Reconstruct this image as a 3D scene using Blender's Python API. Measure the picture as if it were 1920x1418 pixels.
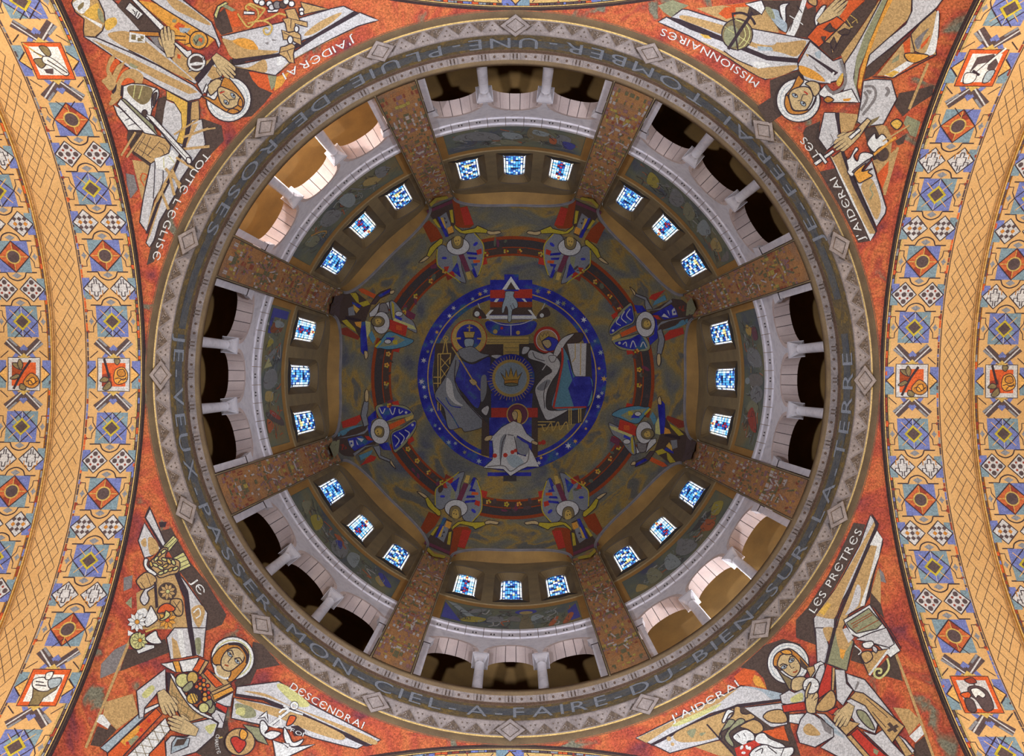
import bpy, bmesh, math, random
from mathutils import Vector, Matrix
from mathutils.geometry import delaunay_2d_cdt

for o in list(bpy.data.objects):
    bpy.data.objects.remove(o, do_unlink=True)
scene = bpy.context.scene
COL = scene.collection
PI = math.pi

# ---------------------------------------------------------------- camera
F = 1550.0                 # focal length in pixels of the 1920 x 1418 frame
CX, CY = 961.5, 708.5      # where the vertical axis of the dome meets the frame
ROLL = 0.0075
cam_d = bpy.data.cameras.new('camera')
cam = bpy.data.objects.new('camera', cam_d)
COL.objects.link(cam)
cam_d.sensor_fit = 'HORIZONTAL'
cam_d.sensor_width = 36.0
cam_d.lens = 36.0 * F / 1920.0
cam_d.shift_x = -(CX - 960.0) / 1920.0
cam_d.shift_y = (CY - 709.0) / 1920.0
cam_d.clip_start, cam_d.clip_end = 0.1, 300.0
cr, sr = math.cos(ROLL), math.sin(ROLL)
cam.matrix_world = Matrix(((cr, -sr, 0, 0), (-sr, -cr, 0, 0), (0, 0, -1, 0), (0, 0, 0, 1)))
scene.camera = cam

# ---------------------------------------------------------------- light and exposure
vs = scene.view_settings
vs.view_transform = 'Standard'
vs.look = 'None'
vs.exposure = 0.0
vs.gamma = 1.0
vs.use_curve_mapping = False
world = bpy.data.worlds.new('nave_light')
scene.world = world
world.use_nodes = True
wb = world.node_tree.nodes['Background']
wb.inputs[0].default_value = (0.90, 0.94, 1.0, 1.0)
wb.inputs[1].default_value = 0.28

def spot(name, loc, aim, power, color, size, blend=0.6, radius=0.25):
    l = bpy.data.lights.new(name, 'SPOT')
    l.energy = power
    l.color = color
    l.spot_size = math.radians(size)
    l.spot_blend = blend
    l.shadow_soft_size = radius
    ob = bpy.data.objects.new(name, l)
    COL.objects.link(ob)
    ob.location = loc
    ob.rotation_euler = (Vector(aim) - Vector(loc)).to_track_quat('-Z', 'Y').to_euler()
    return ob

def point(name, loc, power, color, radius=0.25):
    l = bpy.data.lights.new(name, 'POINT')
    l.energy = power
    l.color = color
    l.shadow_soft_size = radius
    ob = bpy.data.objects.new(name, l)
    COL.objects.link(ob)
    ob.location = loc
    return ob

# two floodlights standing on the crossing floor, left and right, light everything from below
for sx in (-1, 1):
    for sy in (-1, 1):
        spot('floor_floodlight', (sx * 6.5, sy * 0.3, 0.3), (-sx * 4.5, sy * 10.0, 21.0), 14500 if sx > 0 else 13000, (0.90, 0.93, 1.0), 60, 0.6, 0.3)
        # warm floodlights washing the soffits of the two side arches
        spot('arch_floodlight', (sx * 11.9, sy * 7.6, 11.6), (sx * 12.5, sy * 6.9, 19.0), 3000 if sy < 0 else 2400, (1.0, 0.84, 0.62), 125, 0.9)
# the lit galleries (upper left and lower right of the picture)
def gal(a, r, z): return (r * math.cos(math.radians(a)), r * math.sin(math.radians(a)), z)
point('gallery_light', gal(225, 11.0, 26.6), 620, (1.0, 0.95, 0.9), 0.15)
point('gallery_light', gal(45, 11.0, 26.6), 460, (0.88, 0.94, 1.0), 0.15)
point('gallery_light', gal(225, 10.9, 31.2), 240, (1.0, 0.93, 0.82), 0.15)  # added fill light, put in to brighten the upper left gallery wall
point('gallery_light', gal(45, 10.9, 31.2), 210, (0.80, 0.92, 1.0), 0.15)  # second added fill, brightens the lower right gallery wall

# ---------------------------------------------------------------- materials
def lin(c):
    c = c / 255.0
    return c / 12.92 if c <= 0.04045 else ((c + 0.055) / 1.055) ** 2.4
def rgb(t): return (lin(t[0]), lin(t[1]), lin(t[2]), 1.0)

def base_mat(name, rough):
    m = bpy.data.materials.new(name)
    m.use_nodes = True
    nt = m.node_tree
    b = nt.nodes['Principled BSDF']
    b.inputs['Roughness'].default_value = rough
    b.inputs['Specular IOR Level'].default_value = 0.25
    return m, nt, b

def mosaic_mat(name, col, rough=0.6, var=0.30, scale=34.0):
    """small tesserae: every cell a little lighter or darker than the next"""
    m, nt, b = base_mat(name, rough)
    tc = nt.nodes.new('ShaderNodeTexCoord')
    vo = nt.nodes.new('ShaderNodeTexVoronoi')
    vo.inputs['Scale'].default_value = scale
    nt.links.new(tc.outputs['Object'], vo.inputs['Vector'])
    se = nt.nodes.new('ShaderNodeSeparateColor')
    nt.links.new(vo.outputs['Color'], se.inputs[0])
    mr = nt.nodes.new('ShaderNodeMapRange')
    mr.inputs['To Min'].default_value = 1.0 - var
    mr.inputs['To Max'].default_value = 1.0 + var * 0.6
    nt.links.new(se.outputs[0], mr.inputs['Value'])
    mx = nt.nodes.new('ShaderNodeMix')
    mx.data_type = 'RGBA'
    mx.blend_type = 'MULTIPLY'
    mx.inputs[0].default_value = 1.0
    mx.inputs[6].default_value = rgb(col)
    nt.links.new(mr.outputs[0], mx.inputs[7])
    nt.links.new(mx.outputs[2], b.inputs['Base Color'])
    return m

def ramp_mat(name, stops, scale, rough=0.7, detail=5.0, fine=0.25, fine_scale=34.0, stretch=(1, 1, 1), const=False, dist=0.0):
    """patches of several colours from noise, with a fine grain"""
    m, nt, b = base_mat(name, rough)
    tc = nt.nodes.new('ShaderNodeTexCoord')
    mp = nt.nodes.new('ShaderNodeMapping')
    mp.inputs['Scale'].default_value = stretch
    nt.links.new(tc.outputs['Object'], mp.inputs['Vector'])
    no = nt.nodes.new('ShaderNodeTexNoise')
    no.inputs['Scale'].default_value = scale
    no.inputs['Detail'].default_value = detail
    no.inputs['Distortion'].default_value = dist
    nt.links.new(mp.outputs[0], no.inputs['Vector'])
    cr_ = nt.nodes.new('ShaderNodeValToRGB')
    if const: cr_.color_ramp.interpolation = 'CONSTANT'
    els = cr_.color_ramp.elements
    els[0].position, els[0].color = stops[0][0], rgb(stops[0][1])
    els[1].position, els[1].color = stops[-1][0], rgb(stops[-1][1])
    for p, c in stops[1:-1]:
        e = els.new(p)
        e.color = rgb(c)
    nt.links.new(no.outputs[0], cr_.inputs[0])
    vo = nt.nodes.new('ShaderNodeTexVoronoi')
    vo.inputs['Scale'].default_value = fine_scale
    nt.links.new(tc.outputs['Object'], vo.inputs['Vector'])
    se = nt.nodes.new('ShaderNodeSeparateColor')
    nt.links.new(vo.outputs['Color'], se.inputs[0])
    mr = nt.nodes.new('ShaderNodeMapRange')
    mr.inputs['To Min'].default_value = 1.0 - fine
    mr.inputs['To Max'].default_value = 1.0 + fine * 0.6
    nt.links.new(se.outputs[0], mr.inputs['Value'])
    mx = nt.nodes.new('ShaderNodeMix')
    mx.data_type = 'RGBA'
    mx.blend_type = 'MULTIPLY'
    mx.inputs[0].default_value = 1.0
    nt.links.new(cr_.outputs[0], mx.inputs[6])
    nt.links.new(mr.outputs[0], mx.inputs[7])
    nt.links.new(mx.outputs[2], b.inputs['Base Color'])
    return m

def glow_mat(name, col, strength):
    m, nt, b = base_mat(name, 0.3)
    b.inputs['Base Color'].default_value = rgb(col)
    b.inputs['Emission Color'].default_value = rgb(col)
    b.inputs['Emission Strength'].default_value = strength
    return m

PAL = dict(k=(64, 51, 58), d=(86, 70, 64), g=(206, 204, 206), w=(230, 230, 228), t=(196, 160, 108), y=(224, 180, 86),
           q=(228, 162, 72), o=(216, 98, 52), r=(194, 64, 52), n=(150, 150, 118), a=(134, 128, 128), b=(168, 182, 192),
           s=(206, 180, 134), h=(198, 134, 62), m=(136, 120, 86), l=(206, 202, 136), u=(62, 66, 190), c=(96, 145, 170),
           e=(205, 172, 96), v=(74, 68, 70), p=(120, 62, 84), x=(158, 72, 40),
           U=(116, 126, 188), T=(128, 152, 166), j=(198, 104, 64), R1_=(150, 112, 112), R2_=(188, 178, 176), R3_=(116, 112, 84), R4_=(180, 162, 84), R5_=(152, 86, 66), R6_=(176, 120, 78), G=(228, 176, 104), K=(92, 76, 78), Z=(150, 66, 52), N=(104, 108, 92), A=(140, 142, 150), Y=(196, 176, 60))
MATS = {}
def M(key):
    if key not in MATS and key.startswith('mu_'):
        c = PAL[key[3:]]
        MATS[key] = mosaic_mat('mural_' + key[3:], tuple(a * .62 + b * .38 for a, b in zip(c, (112, 110, 104))), 0.8, .15, 20)
    if key not in MATS:
        MATS[key] = mosaic_mat('mosaic_' + key + ('_deep' if key.isupper() else ''), PAL[key], 0.55)
    return MATS[key]

STONE = ramp_mat('pale_stone', [(0.3, (196, 190, 200)), (0.55, (216, 211, 219)), (0.75, (176, 170, 182))], 2.2, 0.75, 8, 0.08, 60)
STONE_SOFFIT = ramp_mat('pink_stone', [(0.3, (206, 186, 182)), (0.7, (186, 166, 164))], 1.5, 0.8, 6, 0.08, 60)
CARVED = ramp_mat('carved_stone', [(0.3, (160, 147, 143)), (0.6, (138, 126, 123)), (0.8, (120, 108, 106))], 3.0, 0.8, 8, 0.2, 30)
CARVED_D = ramp_mat('carved_stone_ochre', [(0.35, (118, 100, 84)), (0.65, (98, 84, 76))], 9.0, 0.85, 6, 0.35, 30)
TAN = ramp_mat('tan_plaster', [(0.3, (140, 118, 88)), (0.7, (120, 100, 78))], 2.0, 0.8, 5, 0.12, 40)
OCHRE = ramp_mat('ochre_plaster', [(0.3, (176, 138, 84)), (0.7, (150, 118, 76))], 1.0, 0.85, 5, 0.06, 40)
REVEAL = ramp_mat('shaded_reveal', [(0.3, (128, 104, 70)), (0.7, (108, 88, 62))], 1.0, 0.85, 5, 0.08, 30)  # lighting tone of the niche reveals painted into their colour
WALLGREY = ramp_mat('olive_plaster', [(0.3, (150, 130, 96)), (0.7, (126, 110, 86))], 1.2, 0.85, 5, 0.1, 30)
BROWNLINE = mosaic_mat('brown_moulding', (98, 76, 62), 0.6)
GOLDBASE = ramp_mat('gold_mosaic', [(0.3, (222, 178, 122)), (0.7, (212, 166, 110))], 1.3, 0.42, 4, 0.14, 40)
GOLDDARK = mosaic_mat('gold_edge', (196, 140, 60), 0.4)
GOLDLINE = mosaic_mat('gold_bead', (226, 190, 120), 0.3)
DARKSTRIP = mosaic_mat('dark_archivolt', (72, 56, 56), 0.5)
PEND = ramp_mat('orange_mosaic', [(0.0, (96, 80, 76)), (0.30, (128, 62, 70)), (0.40, (176, 78, 62)), (0.48, (198, 94, 62)), (0.55, (206, 114, 68)), (0.61, (184, 82, 62)), (0.645, (146, 108, 84)), (0.665, (128, 124, 106))],
                0.85, 0.6, 8, 0.42, 30, (1, 1, 1), False, 0.8)
DOME = ramp_mat('dome_mosaic', [(0.32, (96, 98, 110)), (0.42, (118, 116, 108)), (0.50, (132, 124, 98)), (0.57, (166, 136, 74)), (0.64, (108, 106, 100))],
                0.55, 0.65, 7, 0.28, 26, (1, 1, 1), False, 0.6)
BAND = ramp_mat('inscription_ground', [(0.35, (132, 112, 76)), (0.5, (112, 100, 80)), (0.62, (146, 122, 74))], 4.0, 0.7, 6, 0.3, 30)
BANDBLUE = ramp_mat('inscription_blue', [(0.35, (92, 96, 104)), (0.6, (112, 112, 110)), (0.7, (120, 106, 80))], 3.0, 0.6, 6, 0.3, 30)
LETTER = mosaic_mat('inscription_letter', (158, 164, 176), 0.5)
RIB = ramp_mat('rib_mosaic', [(0.3, (160, 124, 92)), (0.5, (178, 128, 82)), (0.7, (148, 116, 94))], 1.2, 0.65, 6, 0.3, 26)
MURAL = ramp_mat('mural_ground', [(0.32, (86, 88, 112)), (0.45, (104, 110, 104)), (0.55, (118, 120, 100)), (0.68, (132, 118, 88))], 0.6, 0.8, 6, 0.12, 30, (1, 1, 0.6))
FRAMEOCHRE = ramp_mat('mural_border', [(0.3, (176, 132, 74)), (0.7, (158, 120, 72))], 1.0, 0.8, 5, 0.1, 30)
SILL = mosaic_mat('shaded_sill', (72, 64, 58), 0.8, 0.1)  # dark colour stands in for the shade on the sloping sills
MOULD = ramp_mat('grey_moulding', [(0.3, (150, 146, 152)), (0.7, (128, 122, 128))], 2.0, 0.8, 5, 0.1, 40)
LEAD = mosaic_mat('lead', (38, 38, 44), 0.6, 0.1)
JOINT = mosaic_mat('stone_joint', (70, 62, 66), 0.9, 0.1)
GLASS = {k: glow_mat('stained_glass_' + n, c, s) for k, n, c, s in (
    ('w', 'white', (226, 240, 255), 2.0), ('i', 'ice', (176, 214, 250), 1.7), ('a', 'azure', (84, 170, 236), 1.5), ('b', 'blue', (48, 92, 190), 1.0),
    ('n', 'navy', (24, 38, 90), 0.6), ('y', 'yellow', (250, 226, 150), 1.5), ('r', 'red', (200, 50, 60), 1.0), ('c', 'cream', (255, 248, 214), 1.9))}

# ---------------------------------------------------------------- object helpers
def link(name, me, parent=None):
    ob = bpy.data.objects.new(name, me)
    COL.objects.link(ob)
    if parent is not None: ob.parent = parent
    return ob
def empty(name, loc=(0, 0, 0)):
    ob = bpy.data.objects.new(name, None)
    ob.empty_display_size = 0.3
    COL.objects.link(ob)
    ob.location = loc
    return ob
def tag(ob, label, cat=None, group=None, kind=None):
    ob['label'] = label
    if cat: ob['category'] = cat
    if group: ob['group'] = group
    if kind: ob['kind'] = kind
    return ob

class MB:
    """collects faces with materials and links them as one mesh object"""
    def __init__(s): s.v, s.f, s.m, s.mats = [], [], [], []
    def mi(s, mat):
        if mat not in s.mats: s.mats.append(mat)
        return s.mats.index(mat)
    def add(s, vs_, fs, mat):
        o = len(s.v)
        i = s.mi(mat)
        s.v.extend([tuple(p) for p in vs_])
        for f in fs:
            s.f.append(tuple(o + a for a in f))
            s.m.append(i)
    def quad(s, a, b, c, d, mat): s.add((a, b, c, d), ((0, 1, 2, 3),), mat)
    def grid(s, rows, mat, close=False):
        n = len(rows[0])
        fs = []
        for j in range(len(rows) - 1):
            for i in range(n if close else n - 1):
                k = (i + 1) % n
                fs.append((j * n + i, j * n + k, (j + 1) * n + k, (j + 1) * n + i))
        s.add([p for r in rows for p in r], fs, mat)
    def box(s, fn, u0, u1, v0, v1, w0, w1, mat, nu=1):
        """box in any (u, v, w) coordinates, fn maps to the place"""
        us = [u0 + (u1 - u0) * i / nu for i in range(nu + 1)]
        r = [[fn(u, v0, w0) for u in us], [fn(u, v1, w0) for u in us], [fn(u, v1, w1) for u in us], [fn(u, v0, w1) for u in us], [fn(u, v0, w0) for u in us]]
        s.grid(r, mat)
        s.quad(r[0][0], r[1][0], r[2][0], r[3][0], mat)
        s.quad(r[0][-1], r[1][-1], r[2][-1], r[3][-1], mat)
    def mesh(s, name, smooth=False, off=None):
        me = bpy.data.meshes.new(name)
        vv = s.v if off is None else [(p[0] - off[0], p[1] - off[1], p[2] - off[2]) for p in s.v]
        me.from_pydata(vv, [], s.f)
        for m in s.mats: me.materials.append(m)
        me.polygons.foreach_set('material_index', s.m)
        if smooth: me.polygons.foreach_set('use_smooth', [True] * len(s.f))
        me.update()
        return me
    def build(s, name, parent=None, smooth=False, off=None): return link(name, s.mesh(name, smooth, off), parent)

def pol(r, a, z): return (r * math.cos(a), r * math.sin(a), z)
RAD = math.radians

# ---------------------------------------------------------------- drawing on curved surfaces
def catmull(pts, closed, n=5):
    out = []
    N = len(pts)
    rng = range(N) if closed else range(N - 1)
    for i in rng:
        if closed: p0, p1, p2, p3 = pts[i - 1], pts[i], pts[(i + 1) % N], pts[(i + 2) % N]
        else: p0, p1, p2, p3 = pts[max(i - 1, 0)], pts[i], pts[i + 1], pts[min(i + 2, N - 1)]
        for j in range(n):
            t = j / n
            t2, t3 = t * t, t * t * t
            out.append(tuple(0.5 * ((2 * p1[k]) + (-p0[k] + p2[k]) * t + (2 * p0[k] - 5 * p1[k] + 4 * p2[k] - p3[k]) * t2 + (-p0[k] + 3 * p1[k] - 3 * p2[k] + p3[k]) * t3) for k in (0, 1)))
    if not closed: out.append(pts[-1])
    return out
def inside(x, y, P):
    c = False
    j = len(P) - 1
    for i in range(len(P)):
        xi, yi = P[i]
        xj, yj = P[j]
        if (yi > y) != (yj > y) and x < (xj - xi) * (y - yi) / (yj - yi) + xi: c = not c
        j = i
    return c

class Draw:
    """inlaid figures: flat shapes laid on a curved surface, each a little proud of the one below"""
    def __init__(s, surf, cell=14.0, step=0.0012, h0=0.008):
        s.surf, s.cell, s.step, s.h0 = surf, cell, step, h0
        s.parts, s.boxes, s.frame = {}, [], (0.0, 0.0, 1.0)
    def mb(s, part):
        m = MB()
        s.parts.setdefault(part, []).append((s.boxes[-1][0], m))
        return m
    def joined(s, part):
        out = MB()
        for bb, m in s.parts[part]:
            for f, i in zip(m.f, m.m): out.add([m.v[a] for a in f], [tuple(range(len(f)))], m.mats[i])
        return out
    def clusters(s, part, grow=0.6):
        """shapes of one name that touch belong together; separate ones become objects of their own"""
        items = s.parts[part]
        g = list(range(len(items)))
        def root(i):
            while g[i] != i: i = g[i]
            return i
        for i in range(len(items)):
            for j in range(i):
                a, b = items[i][0], items[j][0]
                if a[0] < b[2] + grow and a[2] > b[0] - grow and a[1] < b[3] + grow and a[3] > b[1] - grow: g[root(i)] = root(j)
        cl = {}
        for i in range(len(items)): cl.setdefault(root(i), []).append(items[i])
        res = []
        for it in cl.values():
            out = MB()
            for bb, m in it:
                o = len(out.v)
                out.v.extend(m.v)
                for f, k in zip(m.f, m.m):
                    out.f.append(tuple(o + a for a in f))
                    out.m.append(out.mi(m.mats[k]))
            bb = (min(b[0][0] for b in it), min(b[0][1] for b in it), max(b[0][2] for b in it), max(b[0][3] for b in it))
            res.append((bb, out))
        return res
    def height(s, P):
        xs = [p[0] for p in P]
        ys = [p[1] for p in P]
        bb = (min(xs), min(ys), max(xs), max(ys))
        L = 0
        for b, l in s.boxes:
            if b[0] < bb[2] and b[2] > bb[0] and b[1] < bb[3] and b[3] > bb[1] and l >= L: L = l + 1
        s.boxes.append((bb, L))
        return s.h0 + L * s.step
    def poly(s, part, col, P):
        h = s.height(P)
        Q = []
        for i in range(len(P)):
            a, b = P[i], P[(i + 1) % len(P)]
            d = math.hypot(b[0] - a[0], b[1] - a[1])
            if d < 1e-6: continue
            n = max(1, int(d / s.cell + 0.5))
            for j in range(n): Q.append((a[0] + (b[0] - a[0]) * j / n, a[1] + (b[1] - a[1]) * j / n))
        n = len(Q)
        if n < 3: return
        xs = [p[0] for p in Q]
        ys = [p[1] for p in Q]
        V = [Vector(p) for p in Q]
        y = min(ys) + s.cell * 0.6
        while y < max(ys):
            x = min(xs) + s.cell * 0.6
            while x < max(xs):
                if inside(x, y, Q): V.append(Vector((x, y)))
                x += s.cell
            y += s.cell
        r = delaunay_2d_cdt(V, [(i, (i + 1) % n) for i in range(n)], [], 1, 1e-4)
        s.mb(part).add([s.surf(p.x, p.y, h) for p in r[0]], [tuple(f) for f in r[2]], M(col) if isinstance(col, str) else col)
    def line(s, part, col, P, w, closed=False):
        h = s.height(P)
        if closed: P = list(P) + [P[0]]
        Q = []
        for i in range(len(P) - 1):
            a, b = P[i], P[i + 1]
            d = math.hypot(b[0] - a[0], b[1] - a[1])
            if d < 1e-6: continue
            n = max(1, int(d / s.cell + 0.5))
            for j in range(n): Q.append((a[0] + (b[0] - a[0]) * j / n, a[1] + (b[1] - a[1]) * j / n))
        Q.append(P[-1])
        if len(Q) < 2: return
        L, R_ = [], []
        m = len(Q)
        for i in range(m):
            if closed and i in (0, m - 1): a, b = Q[m - 2], Q[1]
            else: a, b = Q[max(i - 1, 0)], Q[min(i + 1, m - 1)]
            dx, dy = b[0] - a[0], b[1] - a[1]
            d = math.hypot(dx, dy) or 1.0
            nx, ny = -dy / d * w / 2, dx / d * w / 2
            L.append(s.surf(Q[i][0] + nx, Q[i][1] + ny, h))
            R_.append(s.surf(Q[i][0] - nx, Q[i][1] - ny, h))
        s.mb(part).grid([L, R_], M(col) if isinstance(col, str) else col)
    def tr(s, p): return (s.frame[0] + p[0] / s.frame[2], s.frame[1] + p[1] / s.frame[2])
    def ell(s, c, rx, ry, rot=0.0, n=0):
        n = n or (28 if rx < 60 else 96)
        ca, sa = math.cos(RAD(rot)), math.sin(RAD(rot))
        return [(c[0] + rx * math.cos(2 * PI * i / n) * ca - ry * math.sin(2 * PI * i / n) * sa, c[1] + rx * math.cos(2 * PI * i / n) * sa + ry * math.sin(2 * PI * i / n) * ca) for i in range(n)]
    def run(s, spec, ow=2.2):
        # grounds are laid first, the figures over them
        lines = spec.strip().splitlines()
        for ln in [l for l in lines if l[:1] == '@' or l.startswith('ground ')] + [l for l in lines if not l.startswith('ground ')]:
            ln = ln.strip()
            if not ln or ln[0] == '#': continue
            if ln[0] == '@':
                s.frame = tuple(float(a) for a in ln[1:].split(','))
                continue
            tk = ln.split()
            part, op, col = tk[0], tk[1], tk[2]
            P = [tuple(float(a) for a in t.split(',')) for t in tk[3:]]
            k = op[0]
            out = op.endswith('+')
            w = float(op[1:]) if len(op) > 1 and not out else 1.6
            if k in 'FS':
                Q = [s.tr(p) for p in P]
                if k == 'S': Q = catmull(Q, True)
                s.poly(part, col, Q)
                if out: s.line(part, 'k', Q, ow, True)
            elif k in 'LC':
                Q = [s.tr(p) for p in P]
                if k == 'C': Q = catmull(Q, False)
                s.line(part, col, Q, w)
            elif k == 'O':
                c = s.tr(P[0])
                r = P[1]
                Q = s.ell(c, r[0] / s.frame[2], (r[1] if len(r) > 1 else r[0]) / s.frame[2], r[2] if len(r) > 2 else 0)
                s.poly(part, col, Q)
                if out: s.line(part, 'k', Q, ow, True)
            elif k == 'R':
                c = s.tr(P[0])
                r = P[1][0] / s.frame[2]
                s.line(part, col, s.ell(c, r, r, 0, 40 if r < 60 else 96), w, True)
            elif k == 'H':
                # a hand: palm, four fingers of unequal length and a thumb; wrist, fingertip, (width, thumb side)
                a, b = s.tr(P[0]), s.tr(P[1])
                wd, sd = P[2][0] / s.frame[2], P[2][1]
                ux, uy = b[0] - a[0], b[1] - a[1]
                L_ = math.hypot(ux, uy)
                nx, ny = -uy / L_ * wd, ux / L_ * wd
                def hp(t, q): return (a[0] + ux * t + nx * q, a[1] + uy * t + ny * q)
                th = [hp(.22, sd * .36), hp(.40, sd * .66), hp(.62, sd * .74), hp(.66, sd * .60), hp(.50, sd * .44)]
                s.poly(part, col, th)
                s.line(part, 'k', th, 1.2, True)
                pm = [hp(-.06, -.26), hp(-.06, .26), hp(.30, .46), hp(.54, .50), hp(.56, -.50), hp(.30, -.44)]
                s.poly(part, col, pm)
                s.line(part, 'k', pm, 1.2, True)
                for i_, ln_ in enumerate((.90, 1.0, .97, .84)):
                    q = sd * (.375 - .25 * i_)
                    fg = [hp(.50, q - .12), hp(.74, q * 1.10 - .125), hp(ln_ - .03, q * .96 - .09), hp(ln_, q * .94), hp(ln_ - .03, q * .96 + .09), hp(.74, q * 1.10 + .125), hp(.50, q + .12)]
                    s.poly(part, col, fg)
                    s.line(part, 'k', fg[:-1], 1.1)
            elif k == 'B':
                c = s.tr(P[0])
                r = P[1][0] / s.frame[2]
                n = int(P[1][1]) if len(P[1]) > 1 else 9
                pc, cc = col.split('/')
                for i in range(n):
                    a = 2 * PI * i / n + 0.3
                    pe = [(c[0] + math.cos(a) * r * f - math.sin(a) * r * g_, c[1] + math.sin(a) * r * f + math.cos(a) * r * g_) for f, g_ in ((0.2, -0.08), (0.65, -0.22), (1.0, 0.0), (0.65, 0.22), (0.2, 0.08))]
                    s.poly(part, pc, pe)
                    s.line(part, 'k', pe, 0.9, True)
                s.poly(part, cc, s.ell(c, r * 0.24, r * 0.24, 0, 14))
                s.line(part, 'k', s.ell(c, r * 0.24, r * 0.24, 0, 14), 0.9, True)
    def finish(s, root, off=None, stuff=()):
        """collected shapes become meshes under root; 'face/eye' goes one level deeper"""
        off = tuple(root.location) if off is None else off
        made = {}
        for nm in sorted(s.parts, key=lambda t: t.count('/')):
            leaf = nm.split('/')[-1]
            for bb, mb_ in ([(None, s.joined(nm))] if nm in stuff else s.clusters(nm)):
                par = root
                if '/' in nm and nm.split('/')[0] in made:
                    c = ((bb[0] + bb[2]) / 2, (bb[1] + bb[3]) / 2)
                    par = min(made[nm.split('/')[0]], key=lambda t: (t[0][0] + t[0][2] - 2 * c[0]) ** 2 + (t[0][1] + t[0][3] - 2 * c[1]) ** 2)[1]
                ob = mb_.build(leaf, par, False, off)
                if nm in stuff: ob['kind'] = 'stuff'
                made.setdefault(nm, []).append((bb, ob))
        return made

# glyphs from the built-in font
GL = {}
def glyph(ch):
    if ch not in GL:
        cu = bpy.data.curves.new('glyph', 'FONT')
        cu.body = ch
        cu.size = 1.0
        cu.resolution_u = 3
        cu.offset = 0.0
        ob = bpy.data.objects.new('glyph', cu)
        COL.objects.link(ob)
        bpy.context.view_layer.update()
        dg = bpy.context.evaluated_depsgraph_get()
        me = ob.evaluated_get(dg).to_mesh()
        v = [(p.co.x, p.co.y) for p in me.vertices]
        f = [tuple(p.vertices) for p in me.polygons]
        ob.evaluated_get(dg).to_mesh_clear()
        bpy.data.objects.remove(ob, do_unlink=True)
        x0 = min([p[0] for p in v] or [0])
        x1 = max([p[0] for p in v] or [0.25])
        GL[ch] = ([(p[0] - x0, p[1]) for p in v], f, x1 - x0)
    return GL[ch]
CAP = 0.72
def lettering(text, path, height, surf, mat, root, h=0.03, gap=0.16, space=0.42):
    """set a text along a bent baseline given by three points; every letter is a mesh of its own"""
    tot = 0.0
    adv = []
    for ch in text:
        wd = space if ch == ' ' else glyph(ch)[2] + gap
        adv.append((tot, wd))
        tot += wd
    tot -= gap
    (x0, y0), (xm, ym), (x1, y1) = path
    cxm, cym = 2 * xm - (x0 + x1) / 2, 2 * ym - (y0 + y1) / 2
    def at(t):
        a, b, c = (1 - t) ** 2, 2 * t * (1 - t), t * t
        p = (a * x0 + b * cxm + c * x1, a * y0 + b * cym + c * y1)
        d = (2 * (1 - t) * (cxm - x0) + 2 * t * (x1 - cxm), 2 * (1 - t) * (cym - y0) + 2 * t * (y1 - cym))
        l = math.hypot(*d)
        return p, (d[0] / l, d[1] / l), l
    off = tuple(root.location)
    sc = height / CAP
    L = sum(at((i + .5) / 20)[2] for i in range(20)) / 20
    for ch, (st, wd) in zip(text, adv):
        if ch == ' ': continue
        v, f, gw = glyph(ch)
        p, d, l = at((st + gw / 2) / tot)
        xs = L / tot
        mb = MB()
        mb.add([surf(p[0] + d[0] * (a - gw / 2) * xs + d[1] * b * sc, p[1] + d[1] * (a - gw / 2) * xs - d[0] * b * sc, h) for a, b in v], f, mat)
        mb.build('letter', root, False, off)

# ---------------------------------------------------------------- the shape of the place
A = 10.0                     # half the side of the crossing
ZS = 12.53                   # springing of the four great arches
Z0 = ZS + A                  # their crown, where the round cornice begins
ZD, RD = 40.27, 9.3          # springing and radius of the dome
def ray(px, py):
    dx, dy = px - CX, py - CY
    return (dx + ROLL * dy) / F, (dy - ROLL * dx) / F
def sphere_surf(c, R):
    def fn(px, py, h):
        x, y = ray(px, py)
        q = x * x + y * y + 1.0
        b = c
        t = (b + math.sqrt(max(b * b - q * (c * c - R * R), 0.0))) / q
        P = Vector((x * t, y * t, t))
        n = (Vector((0, 0, c)) - P).normalized()
        return tuple(P + n * h)
    return fn
on_pend = sphere_surf(ZS, A * math.sqrt(2))
on_dome = sphere_surf(ZD, RD)

# ================================================================ STRUCTURE
SIDES = ['east', 'southeast', 'south', 'southwest', 'west', 'northwest', 'north', 'northeast']
WHERE = ['at the right of the picture', 'at the lower right', 'at the bottom of the picture', 'at the lower left',
         'at the left of the picture', 'at the upper left', 'at the top of the picture', 'at the upper right']

# ---- pendentives: parts of one sphere between the arches and the ring
for k, (nm, lb) in enumerate((('southeast', 'lower right'), ('southwest', 'lower left'), ('northwest', 'upper left'), ('northeast', 'upper right'))):
    mb = MB()
    rows = []
    for j in range(111):
        a = PI / 2 * j / 110
        r1 = A / max(math.cos(a), math.sin(a))
        row = []
        for i in range(61):
            r = A + (r1 - A) * i / 60
            row.append((r * math.cos(a + k * PI / 2), r * math.sin(a + k * PI / 2), ZS + math.sqrt(max(2 * A * A - r * r, 0.0))))
        rows.append(row)
    mb.grid(rows, PEND)
    tag(mb.build('wall_pendentive_' + nm, None, True), 'orange mosaic pendentive surface in the %s corner of the picture' % lb, 'pendentive', kind='structure')

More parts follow.
